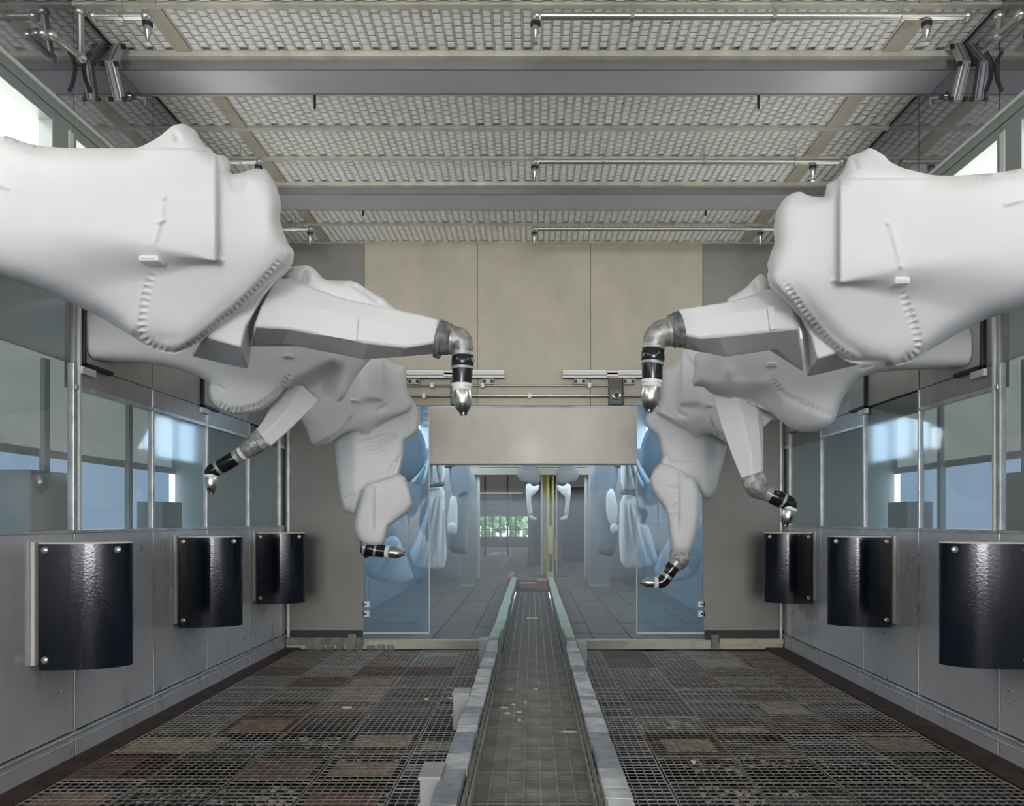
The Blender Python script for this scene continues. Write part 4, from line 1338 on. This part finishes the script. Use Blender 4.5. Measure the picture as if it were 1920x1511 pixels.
bend('wrist_elbow', [(1415, 907), (1419, 917), (1428, 921), (1434, 923)], [20, 19, 16.5, 15], Yw, 'casting', t)
seg('wrist_ring', (1432, 922), (1446, 929), sc(RIM, 14.5), Yw, 'wrist_grey', t)
seg('wrist_joint', (1445, 928), (1468, 939), [(0, 14), (.2, 15), (.85, 15), (1, 14)], Yw, 'wrist_black', t)
seg('wrist_ring', (1464, 937), (1470, 940), sc(RIM, 15), Yw, 'wrist_grey', t)
bend('wrist_ball', [(1468, 939), (1477, 942), (1481, 948), (1481, 954)], [14.5, 14.5, 14, 13], Yw, 'wrist_black', t)
seg('cup_ring', (1481, 950), (1478.5, 957), sc(RIM, 14.5), Yw, 'cup_white', t)
bell(t, (1478.5, 956), (1472, 984), 12.4, Yw)

# ---- left far
t = robot((-2.0, 7.1, 2.3), 'white fabric covered painting robot on the left wall farthest from the camera')
OUT = [(470, 690), (640, 680), (700, 650), (728, 671), (740, 678), (757, 681), (762, 686), (762, 725), (767, 744), (776, 758), (770, 768), (755, 777), (735, 783), (715, 795), (697, 804), (693, 814), (678, 814), (672, 808), (655, 809),
       (640, 815), (625, 826), (605, 836), (592, 838), (584, 832), (575, 805), (566, 790), (550, 770), (470, 760)]


def fL3(px, py):
    b1 = -.05 * sm((719 - px) / 4 + .5) * sm((750 - py) / (3 + np.clip(715 - px, 0, 90) * .5) + .5) * sm((px - 668) / 25)
    return b1 + .08 * sm((py - 775) / 50) * sm((px - 645) / 25)


body = relief('body_cover', OUT, flat_plane(6.92), .2, 'fabric', t, Tb=.35, res=4.5, k=1 / 14., field=fL3,
              ribs=[([(667, 766), (660, 782), (650, 797), (637, 810), (620, 822), (603, 830), (592, 832)], 6, 6, .022)],
              folds=[([(725, 758), (716, 765), (705, 770)], 4, .03), ([(762, 770), (745, 778), (728, 784)], 4, -.02)], lines=[([(719, 700), (719, 752)], 4)], fine=2.2)
buckle(body, 657, 672, 748, 754, front_y(body, 665, 751) - .005)
relief('upper_arm_cover', [(600, 790), (700, 735), (764, 735), (771, 746), (780, 759), (786, 775), (786, 799), (780, 814), (768, 822), (758, 827), (757, 850), (752, 876), (748, 893), (735, 902), (702, 912), (684, 918), (672, 950), (664, 966), (650, 961),
                           (643, 956), (637, 925), (631, 870), (626, 828)],
       lambda px, py: 7.12 + .10 * sm((668 - px) / 30), .17, 'fabric', t, Tb=.25, res=4.5, k=1 / 11., field=lambda px, py: .12 * sm((py - 800) / 60) * sm((900 - py) / 60) * 0,
       folds=[([(672, 838), (705, 832), (745, 816)], 4, .03), ([(670, 830), (700, 824), (735, 812)], 3, .02), ([(675, 850), (710, 844), (740, 832)], 3, .02), ([(737, 890), (744, 872), (750, 852)], 3, .022), ([(728, 890), (734, 876), (740, 862)], 2.5, .02),
              ([(648, 945), (660, 938), (670, 930)], 2, .02), ([(645, 938), (656, 932), (668, 924)], 2, .02)], fine=2.2)
relief('forearm_cover', [(684, 908), (705, 903), (733, 893), (748, 887), (760, 894), (767, 912), (771, 934), (775, 943), (765, 960), (752, 970), (738, 981), (728, 987), (725, 1005), (720, 1021), (704, 1026), (688, 1024), (675, 1018), (667, 1003), (664, 990), (666, 970), (673, 945)],
       flat_plane(6.78), .16, 'fabric', t, Tb=.2, res=4.5, k=1 / 10., field=lambda px, py: .05 * sm((px - 699) / 6) * sm((1010 - py) / 40),
       lines=[([(702, 915), (698, 1000)], 6)], folds=[([(748, 897), (757, 912), (768, 935)], 2, .012), ([(742, 898), (754, 915), (764, 938)], 2, .012), ([(690, 912), (715, 910), (740, 903)], 3, .02)], fine=2.2)
Yw = 6.72
seg('tape_band', (694, 1012), (694, 1026), sc(RIDGE, 19), Yw + .03, 'casting', t)
bend('wrist_elbow', [(694, 1022), (692, 1032), (697, 1040)], [17, 17, 13], Yw + .04, 'chrome_dark', t)
seg('wrist_ring', (682, 1026), (688, 1027.5), sc(RIM, 14.5), Yw, 'wrist_grey', t)
seg('wrist_joint', (687, 1027), (704, 1031), [(0, 13.5), (.2, 14.5), (.85, 14), (1, 13)], Yw, 'wrist_black', t)
seg('wrist_ring', (702, 1030.5), (707, 1031.5), sc(RIM, 13.5), Yw, 'wrist_grey', t)
seg('wrist_joint', (706, 1031.5), (724, 1034), [(0, 12.5), (.5, 12), (1, 11.5)], Yw, 'wrist_black', t)
seg('cup_ring', (722, 1034), (730, 1035), sc(RIM, 12.6), Yw, 'cup_white', t)
bell(t, (729.5, 1035), (756, 1038), 10.2, Yw)

# ---- right far
t = robot((2.1, 7.1, 2.3), 'white fabric covered painting robot on the right wall farthest from the camera')
OUT = [(1278, 654), (1272, 670), (1263, 686), (1247, 688), (1243, 698), (1240, 748), (1234, 766), (1228, 774), (1244, 780), (1260, 791), (1275, 801), (1290, 808), (1298, 815), (1303, 820), (1315, 819), (1321, 813), (1335, 815), (1350, 822),
       (1363, 832), (1375, 838), (1400, 800), (1540, 770), (1540, 700), (1400, 660), (1350, 645), (1300, 640)]


def fR3(px, py):
    b1 = -.05 * sm((px - 1277) / 4 + .5) * sm((758 - py) / (3 + np.clip(px - 1280, 0, 90) * .5) + .5) * sm((1330 - px) / 25)
    return b1 + .08 * sm((py - 775) / 50) * sm((1340 - px) / 30)


body = relief('body_cover', OUT, flat_plane(6.92), .2, 'fabric', t, Tb=.35, res=4.5, k=1 / 14., field=fR3,
              ribs=[([(1327, 770), (1330, 786), (1336, 800), (1345, 813), (1358, 824), (1368, 832)], 6, 6, .022)],
              folds=[([(1271, 765), (1274, 775), (1290, 782)], 4, .03), ([(1235, 772), (1255, 782), (1275, 794)], 4, -.02), ([(1303, 690), (1295, 678), (1284, 664)], 3, .03)], lines=[([(1277, 670), (1277, 760)], 4)], fine=2.2)
buckle(body, 1324, 1337, 756, 763, front_y(body, 1331, 760) - .005)
relief('upper_arm_cover', [(1245, 755), (1233, 768), (1214, 776), (1208, 787), (1212, 800), (1220, 809), (1233, 818), (1238, 840), (1242, 858), (1236, 872), (1250, 885), (1280, 895), (1303, 906), (1318, 934), (1330, 936), (1340, 930), (1348, 900), (1356, 868), (1364, 833), (1350, 780), (1300, 765)],
       lambda px, py: 7.12 + .10 * sm((px - 1318) / 30), .17, 'fabric', t, Tb=.25, res=4.5, k=1 / 11.,
       folds=[([(1240, 845), (1246, 860), (1250, 872)], 2.5, .02), ([(1246, 850), (1256, 862), (1264, 870)], 2.5, .02), ([(1252, 862), (1275, 870), (1300, 868)], 3, .02), ([(1255, 850), (1265, 856), (1275, 858)], 2.5, .015)], fine=2.2)
relief('forearm_cover', [(1238, 868), (1227, 878), (1220, 892), (1218, 903), (1221, 918), (1228, 929), (1240, 946), (1250, 963), (1253, 985), (1256, 1010), (1258, 1033), (1275, 1038), (1293, 1038), (1300, 1020), (1308, 992), (1313, 962), (1313, 935), (1309, 913), (1303, 898), (1280, 884), (1255, 870)],
       flat_plane(6.78), .16, 'fabric', t, Tb=.2, res=4.5, k=1 / 10., field=lambda px, py: .05 * sm((1277 - px) / 6) * sm((1010 - py) / 40),
       lines=[([(1277, 910), (1277, 1000)], 6)], folds=[([(1238, 880), (1262, 884), (1298, 896)], 3, .022), ([(1222, 895), (1232, 890), (1240, 885)], 2, .015), ([(1255, 958), (1265, 950), (1274, 942)], 2, .018), ([(1258, 972), (1266, 965), (1273, 957)], 2, .015), ([(1248, 912), (1262, 914), (1275, 920)], 2.5, .015)], fine=2.2)
seg('tape_band', (1276, 1030), (1274, 1048), sc(RIDGE, 19), Yw + .03, 'tape_pale', t)
bend('wrist_elbow', [(1275, 1044), (1275, 1052), (1268, 1057), (1264, 1060)], [17.5, 17, 14.5, 13], Yw + .03, 'casting', t)
seg('wrist_ring', (1270, 1051), (1262, 1061), sc(RIM, 13.6), Yw, 'wrist_grey', t)
seg('wrist_joint', (1263, 1060), (1250, 1080), [(0, 12.5), (.15, 13.2), (.8, 12.2), (1, 11.5)], Yw, 'wrist_black', t)
seg('wrist_ring', (1252, 1077), (1248, 1083), sc(RIM, 12), Yw, 'wrist_grey', t)
bend('wrist_ball', [(1249, 1082), (1244, 1089), (1238, 1092), (1233, 1092.5)], [11.5, 11.5, 11, 10.5], Yw, 'wrist_black', t)
seg('cup_ring', (1234, 1092.5), (1226, 1092.5), sc(RIM, 11), Yw, 'cup_white', t)
bell(t, (1227, 1092.5), (1203, 1091.5), 9.0, Yw)

# ------------------------------------------------------------------ next zone
YZ = 19.5
m = MB()
m.box(XL - .06, XL, YB + .15, YZ, -.6, 3.0)
m.box(XL - .06, XL, YB + .15, YZ, 3.95, ZC + .1)
wl = struct('wall_far_left', m, 'zone_wall')
m = MB()
m.box(XR, XR + .06, YB + .15, YZ, -.6, 3.0)
m.box(XR, XR + .06, YB + .15, YZ, 3.95, ZC + .1)
wr = struct('wall_far_right', m, 'zone_wall')
for wv, X, s in ((wl, XL, -1), (wr, XR, 1)):
    for k in range(10):
        ya = YB + .2 + k * 1.06
        a, b = X + s * .02, X + s * .05
        obj('light_window', MB().box(min(a, b), max(a, b), ya, ya + .95, 3.0, 3.95), 'light_blue', wv)
        a, b = X - s * .01, X + s * .06
        obj('window_post', MB().box(min(a, b), max(a, b), ya + .95, ya + 1.06, 2.98, 3.97), 'frame_green', wv)
        a, b = X - s * .012, X
        obj('wall_panel', MB().box(min(a, b), max(a, b), ya + .01, ya + 1.03, .05, 2.9), 'zone_wall', wv, bevel=.004)
struct('ceiling_far', MB().box(XL - .1, XR + .1, YB + .15, YZ + .1, ZC, ZC + .1), 'filter_pad')
m = MB()
m.box(XL, -1.40, YZ, YZ + .1, -.3, ZC)
m.box(1.40, XR, YZ, YZ + .1, -.3, ZC)
m.box(-1.4, 1.4, YZ, YZ + .1, 2.88, ZC)
wf = struct('wall_far', m, 'zone_panel')
obj('header', MB().box(-1.62, 1.66, YZ - .35, YZ, 2.66, 2.84), 'header', wf, bevel=.01)
for x in (-1.43, 1.36):
    obj('door_jamb', MB().box(x, x + .06, YZ - .03, YZ + .1, .0, 2.7), 'frame_pale', wf)
struct('trim_3', MB().box(-2.9, 2.95, 18.7, YZ + .2, -.3, -.0), 'zone_floor')

# side screens standing in the next zone
for (x0, x1, y, lab) in ((-1.62, -1.30, 16.9, 'pale metal screen left of the far doorway'), (1.30, 1.75, 16.9, 'pale metal screen right of the far doorway')):
    t = thing('screen', ((x0 + x1) / 2, y, 0), lab, 'screen')
    obj('screen_panel', MB().box(x0, x1, y, y + .04, .05, 2.55), 'zone_panel', t, bevel=.008)
    obj('screen_foot', MB().box(x0, x1, y - .06, y + .1, 0, .05), 'frame_pale', t)
    obj('screen_edge', MB().box(x0 - .015, x0, y - .005, y + .045, .05, 2.55), 'frame_pale', t)


def far_robot(label, parts, loc, mount=None, mount_mat='fabric_grey'):
    t = thing('painting_robot', loc, label, 'robot', 'painting robots of the next zone')
    for (nm, out, Y, T, m_) in parts:
        fl = []
        if m_ == 'fabric_far' and ('column' in nm or 'lower' in nm or 'skirt' in nm):   # hanging pleats
            xs, ys = [p[0] for p in out], [p[1] for p in out]
            x0_, x1_, y0_, y1_ = min(xs), max(xs), min(ys), max(ys)
            top = (.62 if 'skirt' in nm else .78) if loc[0] < 0 else .25
            for q in range(6):
                xa = x0_ + (x1_ - x0_) * (top + (q - 2.5) * .05)
                xb = x0_ + (x1_ - x0_) * (.12 + .15 * q)
                fl.append(([(xa, y0_ + (y1_ - y0_) * .12), ((xa + xb) / 2, y0_ + (y1_ - y0_) * .55), (xb, y0_ + (y1_ - y0_) * .95)], 1.7, .05 if q % 2 else -.04))
        relief(nm, out, flat_plane(Y), T, m_, t, res=4.0, k=1 / 9., folds=fl, fine=1.6)
    if mount:
        obj('mount_arm', MB().box(*mount), mount_mat, t, bevel=.05, segs=3)
    return t


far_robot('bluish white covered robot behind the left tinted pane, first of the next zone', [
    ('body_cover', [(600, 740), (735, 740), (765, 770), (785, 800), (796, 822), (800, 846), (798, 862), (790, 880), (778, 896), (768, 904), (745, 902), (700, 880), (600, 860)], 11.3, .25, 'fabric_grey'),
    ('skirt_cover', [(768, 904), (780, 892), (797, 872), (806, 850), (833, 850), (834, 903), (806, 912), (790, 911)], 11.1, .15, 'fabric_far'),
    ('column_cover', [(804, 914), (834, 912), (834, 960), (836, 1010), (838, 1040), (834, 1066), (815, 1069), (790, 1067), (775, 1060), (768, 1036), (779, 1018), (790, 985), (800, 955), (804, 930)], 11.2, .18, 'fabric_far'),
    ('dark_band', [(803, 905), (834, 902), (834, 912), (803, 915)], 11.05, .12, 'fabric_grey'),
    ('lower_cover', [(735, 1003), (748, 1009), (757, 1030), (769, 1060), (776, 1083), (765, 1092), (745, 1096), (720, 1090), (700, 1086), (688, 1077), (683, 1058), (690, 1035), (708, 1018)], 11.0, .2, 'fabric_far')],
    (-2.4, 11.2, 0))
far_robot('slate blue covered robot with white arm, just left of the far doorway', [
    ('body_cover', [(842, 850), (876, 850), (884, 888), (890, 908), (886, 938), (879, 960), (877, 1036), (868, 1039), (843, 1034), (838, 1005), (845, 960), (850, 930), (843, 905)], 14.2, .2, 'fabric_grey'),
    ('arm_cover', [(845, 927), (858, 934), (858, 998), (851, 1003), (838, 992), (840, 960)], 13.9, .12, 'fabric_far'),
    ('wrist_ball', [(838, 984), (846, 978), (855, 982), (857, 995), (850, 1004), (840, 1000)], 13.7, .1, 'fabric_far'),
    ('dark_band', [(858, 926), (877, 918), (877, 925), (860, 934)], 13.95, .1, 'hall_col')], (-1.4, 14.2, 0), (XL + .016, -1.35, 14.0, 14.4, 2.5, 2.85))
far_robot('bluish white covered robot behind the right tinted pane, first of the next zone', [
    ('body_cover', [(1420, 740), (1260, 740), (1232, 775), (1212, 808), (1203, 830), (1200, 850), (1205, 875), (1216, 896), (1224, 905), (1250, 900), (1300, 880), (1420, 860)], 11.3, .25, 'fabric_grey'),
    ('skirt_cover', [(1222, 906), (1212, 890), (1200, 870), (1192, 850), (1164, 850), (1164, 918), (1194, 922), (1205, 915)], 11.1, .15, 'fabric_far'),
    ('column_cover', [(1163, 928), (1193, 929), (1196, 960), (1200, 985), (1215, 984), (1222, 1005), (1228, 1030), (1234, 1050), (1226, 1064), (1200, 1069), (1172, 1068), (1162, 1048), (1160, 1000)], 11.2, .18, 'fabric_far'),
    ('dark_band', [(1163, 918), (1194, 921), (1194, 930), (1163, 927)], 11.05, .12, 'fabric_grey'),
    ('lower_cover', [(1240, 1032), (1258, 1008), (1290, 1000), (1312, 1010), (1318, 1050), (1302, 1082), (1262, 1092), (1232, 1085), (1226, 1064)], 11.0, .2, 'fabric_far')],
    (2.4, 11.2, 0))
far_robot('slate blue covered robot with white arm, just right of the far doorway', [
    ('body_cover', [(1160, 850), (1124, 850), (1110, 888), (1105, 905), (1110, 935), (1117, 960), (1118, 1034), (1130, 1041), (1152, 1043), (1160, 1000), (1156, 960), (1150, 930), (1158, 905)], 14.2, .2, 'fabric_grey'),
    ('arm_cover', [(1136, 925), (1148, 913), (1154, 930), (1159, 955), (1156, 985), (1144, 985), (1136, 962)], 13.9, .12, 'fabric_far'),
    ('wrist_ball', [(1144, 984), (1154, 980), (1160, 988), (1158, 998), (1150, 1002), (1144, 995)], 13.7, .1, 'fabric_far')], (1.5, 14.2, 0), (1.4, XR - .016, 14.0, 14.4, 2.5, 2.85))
for sgn, lab in ((0, 'left'), (1, 'right')):
    def mx(pts):
        return pts if sgn == 0 else [(2056 - x, y) for x, y in pts]
    far_robot('tiny white robot arm hanging just %s of the yellow post, far away' % lab, [
        ('body_cover', mx([(969, 876), (1013, 876), (1013, 908), (995, 911), (980, 905), (971, 896)]), 18.4, .2, 'fabric_dull'),
        ('arm_cover', mx([(986, 908), (994, 906), (1000, 912), (1012, 908), (1010, 918), (1003, 926), (996, 931), (996, 946), (1000, 964), (990, 967), (988, 945), (986, 925)]), 18.1, .12, 'fabric'),
        ('bell_cup', mx([(990, 967), (998, 966), (1003, 970), (1009, 972), (1002, 976), (994, 974)]), 18.0, .06, 'cup_white')], ((1000 - CX) / F * 18.3, 18.3, 2.3), ((-.25, .1, 18.25, 18.55, 2.6, ZC) if sgn == 0 else (.68, 1.02, 18.25, 18.55, 2.6, ZC)), 'fabric_dull')

# bricks at the end of the rails
for (x0, x1, y0, y1, z0, z1, lab) in ((-.56, -.42, 16.5, 18.2, .10, .25, 'orange brick block at the far end of left rail'), (.34, .5, 16.5, 18.2, .10, .25, 'orange brick block at the far end of right rail'),
                                      (.10, .33, 15.95, 16.35, .0, .22, 'low orange block between the rail ends, right side'), (-.28, .08, 16.1, 16.4, .0, .14, 'low rusty plate between the rail ends')):
    obj('end_block', MB().box(x0, x1, y0, y1, z0 - (.1 if z0 > .05 else 0), z1), 'brick', None, bevel=.015, label=lab, cat='block')
obj('floor_bar', MB().box(-.085, .085, 11.2, 11.3, .002, .03), 'frame_pale', None, bevel=.004, label='short pale bar lying across the channel beyond the opening', cat='bar')

# yellow lift post
t = thing('lift_post', (.45, 19.9, 0), 'tall yellow double rail lift post beyond the conveyor', 'post')
for (pa, pb, Y, mt) in ((1014, 1017.5, 19.8, 'frame_pale'), (1017.5, 1025, 19.95, 'yellow'), (1025, 1030, 19.75, 'yellow'), (1030, 1035, 20.0, 'yellow_dark'), (1035, 1039, 19.75, 'yellow'), (1039, 1044, 19.95, 'hall_col'), (1042, 1045, 19.8, 'frame_pale')):
    x0, x1 = (pa - CX) / F * Y, (pb - CX) / F * Y
    obj('post_rail', MB().box(x0, x1, Y, Y + .15, 0, 4.4), mt, t, bevel=.006)
for pa in (1019, 1040):
    Y = 19.65
    obj('pad', MB().box((pa - CX) / F * Y, (pa + 6 - CX) / F * Y, Y, Y + .12, .45, 1.0), 'orange', t, bevel=.01)
obj('carriage', MB().box((1027 - CX) / F * 19.7, (1037 - CX) / F * 19.7, 19.66, 19.75, .6, 1.35), 'yellow', t, bevel=.01)
obj('base_plate', MB().box(-.05, .95, 19.6, 20.2, 0, .04), 'hall_col', t)

# hall beyond
YH = 42.0
hf = struct('floor_hall', MB().box(-9, 9, YZ + .2, YH, -.1, 0), 'hall_floor')
m = MB()
wx0, wx1, wz0, wz1 = (897 - CX) / F * YH, (990 - CX) / F * YH, CAMZ - 31 / F * YH, CAMZ + 7 / F * YH
m.box(-9, wx0, YH, YH + .2, -.1, 6)
m.box(wx1, 9, YH, YH + .2, -.1, 6)
m.box(wx0, wx1, YH, YH + .2, -.1, wz0)
m.box(wx0, wx1, YH, YH + .2, wz1, 6)
wh = struct('wall_hall', m, 'hall_wall')
m = MB()
m.box(-9.2, -9, YZ, YH + .2, -.1, 6)
m.box(9, 9.2, YZ, YH + .2, -.1, 6)
m.box(-9, XL, YZ, YZ + .15, -.1, 6)
m.box(XR, 9, YZ, YZ + .15, -.1, 6)
m.box(XL, XR, YZ + .1, YZ + .15, ZC, 6)
struct('wall_hall_side', m, 'hall_wall')
struct('ceiling_hall', MB().box(-9.2, 9.2, YZ, YH + .2, 6, 6.1), 'hall_wall')
win = struct('window_1', MB().box(wx0, wx1, YH + .09, YH + .10, wz0, wz1), 'glass_clear')
for px in (910, 924, 951, 967):
    x = (px - CX) / F * YH
    obj('glazing_bar', MB().box(x - .03, x + .03, YH + .02, YH + .12, wz0, wz1), 'hall_dark', win)
obj('glazing_bar', MB().box(wx0, wx1, YH + .02, YH + .12, .95, 1.0), 'hall_dark', win)
x = (938.5 - CX) / F * YH
obj('white_post', MB().box(x - .06, x + .06, YH - .1, YH - .02, .4, 1.8), 'cup_white', win)
for k in range(6):
    y = 22 + k * 3.2
    obj('hall_lamp', MB().box(-6.5, -1.5, y, y + .25, 5.7, 5.8), 'hall_lamp', hf)
    obj('hall_lamp', MB().box(1.5, 6.5, y, y + .25, 5.7, 5.8), 'hall_lamp', hf)
# frames, columns and dark door in the hall
t = thing('pipe_portal', (-2, 30, 0), 'dark pipe portal of two posts and cross bars in front of far window', 'portal')
for px in (909.5, 951.5):
    x = (px - CX) / F * 30
    obj('frame_post', MB().box(x - .035, x + .035, 30, 30.08, 0, 3.6), 'hall_dark', t)
for py in (935, 945.5):
    z = CAMZ + (CY - py) / F * 30
    obj('cross_bar', MB().box(-2.2, -.15, 30, 30.06, z - .025, z + .025), 'hall_dark', t)
z = CAMZ + (CY - 925) / F * 30
obj('light_tube', MB().box(-2.1, -.4, 29.9, 29.98, z - .03, z + .04), 'cup_white', t)
obj('dark_unit', MB().box((960 - CX) / F * 30, (989 - CX) / F * 30, 30.1, 30.3, CAMZ + 35 / F * 30, CAMZ + 48 / F * 30), 'hall_dark', t)
for (pa, pb, Y, mt, lab) in ((990, 1001, 24, 'hall_col', 'grey column left of the yellow post'), (1001, 1013, 25, 'hall_dark', 'dark column close left of the yellow post'), (1045, 1052, 24, 'hall_col', 'grey column right of the yellow post')):
    x0, x1 = (pa - CX) / F * Y, (pb - CX) / F * Y
    t = thing('column', ((x0 + x1) / 2, Y, 0), lab, 'column')
    obj('shaft', MB().box(x0, x1, Y, Y + .25, .06, 4.5), mt, t, bevel=.01)
    obj('foot', MB().box(x0 - .04, x1 + .04, Y - .04, Y + .29, 0, .06), mt, t)
t = thing('roller_door', (1.5, 26, 0), 'dark blue-black roller door right of the yellow post', 'door')
Y = 26
x0, x1 = (1053 - CX) / F * Y, (1097 - CX) / F * Y
for k in range(9):
    z = .05 + k * .29
    obj('slat', MB().box(x0, x1, Y, Y + .05, z, z + .28), 'hall_dark', t, bevel=.01)
obj('hazard_strip', MB().box(x0, x1, Y - .1, Y, 0, .05), 'tape_yellow', t)
# floor markings of the hall
for pts, lab in (([(896, 1052), (903, 1052), (927, 1037), (922, 1037)], 'pale yellow tape strip on far floor, left leg'), ([(936, 1060), (944, 1062), (962, 1037), (954, 1037)], 'pale yellow tape strip on far floor, right leg'),
                 ([(902, 1062), (942, 1062), (943, 1060), (902, 1060)], 'pale yellow tape strip on far floor, near end'), ([(1084, 1036), (1090, 1036), (1122, 1058), (1116, 1058)], 'pale yellow tape strip on far floor right of post')):
    q = []
    for px, py in pts:
        Y = F * CAMZ / (py - CY)
        q.append(((px - CX) / F * Y, Y))
    obj('floor_tape', MB().extrude(q, 'z', .002, .006), 'tape_yellow', None, label=lab, cat='floor tape')
t = thing('sheet', (-1.9, 32, 0), 'white sheet with dark blue centre lying on far floor', 'sheet')
for (pts, z, mt, nm) in (([(918, 1042), (950, 1042), (954, 1036), (923, 1036)], .02, 'sheet_white', 'sheet_base'), ([(932, 1040.5), (946, 1040.5), (948, 1038), (935, 1038)], .03, 'sheet_blue', 'blue_patch')):
    q = []
    for px, py in pts:
        Y = F * CAMZ / (py - CY)
        q.append(((px - CX) / F * Y, Y))
    obj(nm, MB().extrude(q, 'z', z - .015, z), mt, t)
# outside
struct('ground', MB().box(-30, 30, YH + .2, 90, -.3, -.1), 'ground_out')
TW = ('leftmost', 'second from left', 'third from left', 'third from right', 'second from right', 'rightmost')
for k in range(6):
    x = -5.2 + k * 1.15
    y = 58 + (k % 2) * 2.6
    t = thing('tree', (x, y, -.1), 'green leafy tree outside the far window, ' + TW[k] + ' of its row', 'tree', 'trees outside the far window')
    obj('trunk', MB().lathe((x, y, -.1), (x, y, 1.2), [(0, .12), (1, .08)], 8), 'hall_col', t)
    cr = MB()
    for q in range(60):
        c = Vector((x + max(-.7, min(.7, rnd.gauss(0, .4))), y + max(-.8, min(.8, rnd.gauss(0, .4))), 1.5 + max(-1.2, min(1.2, rnd.gauss(0, .6)))))
        r = .2 + rnd.random() * .2
        a = Vector((rnd.gauss(0, 1), rnd.gauss(0, 1), rnd.gauss(0, 1))).normalized()
        b = a.orthogonal().normalized()
        d = a.cross(b)
        cr.add([c + b * r, c - b * r, c + d * r, c - d * r, c + a * r, c - a * r], [(0, 2, 4), (2, 1, 4), (1, 3, 4), (3, 0, 4), (2, 0, 5), (1, 2, 5), (3, 1, 5), (0, 3, 5)])
    obj('crown', cr, 'leaf', t)

# ------------------------------------------------------------------ mist
obj('mist', MB().box(XL + .3, XR - .3, YB + .2, 18.6, .03, 1.9), 'mist_far', None, kind='stuff', label='thin bluish mist hanging over the floor beyond the opening', cat='mist')
obj('mist', MB().box(-.95, .95, 6.2, YB - .05, .03, .62), 'mist_near', None, kind='stuff', label='pale mist low over the conveyor channel before the opening', cat='mist')
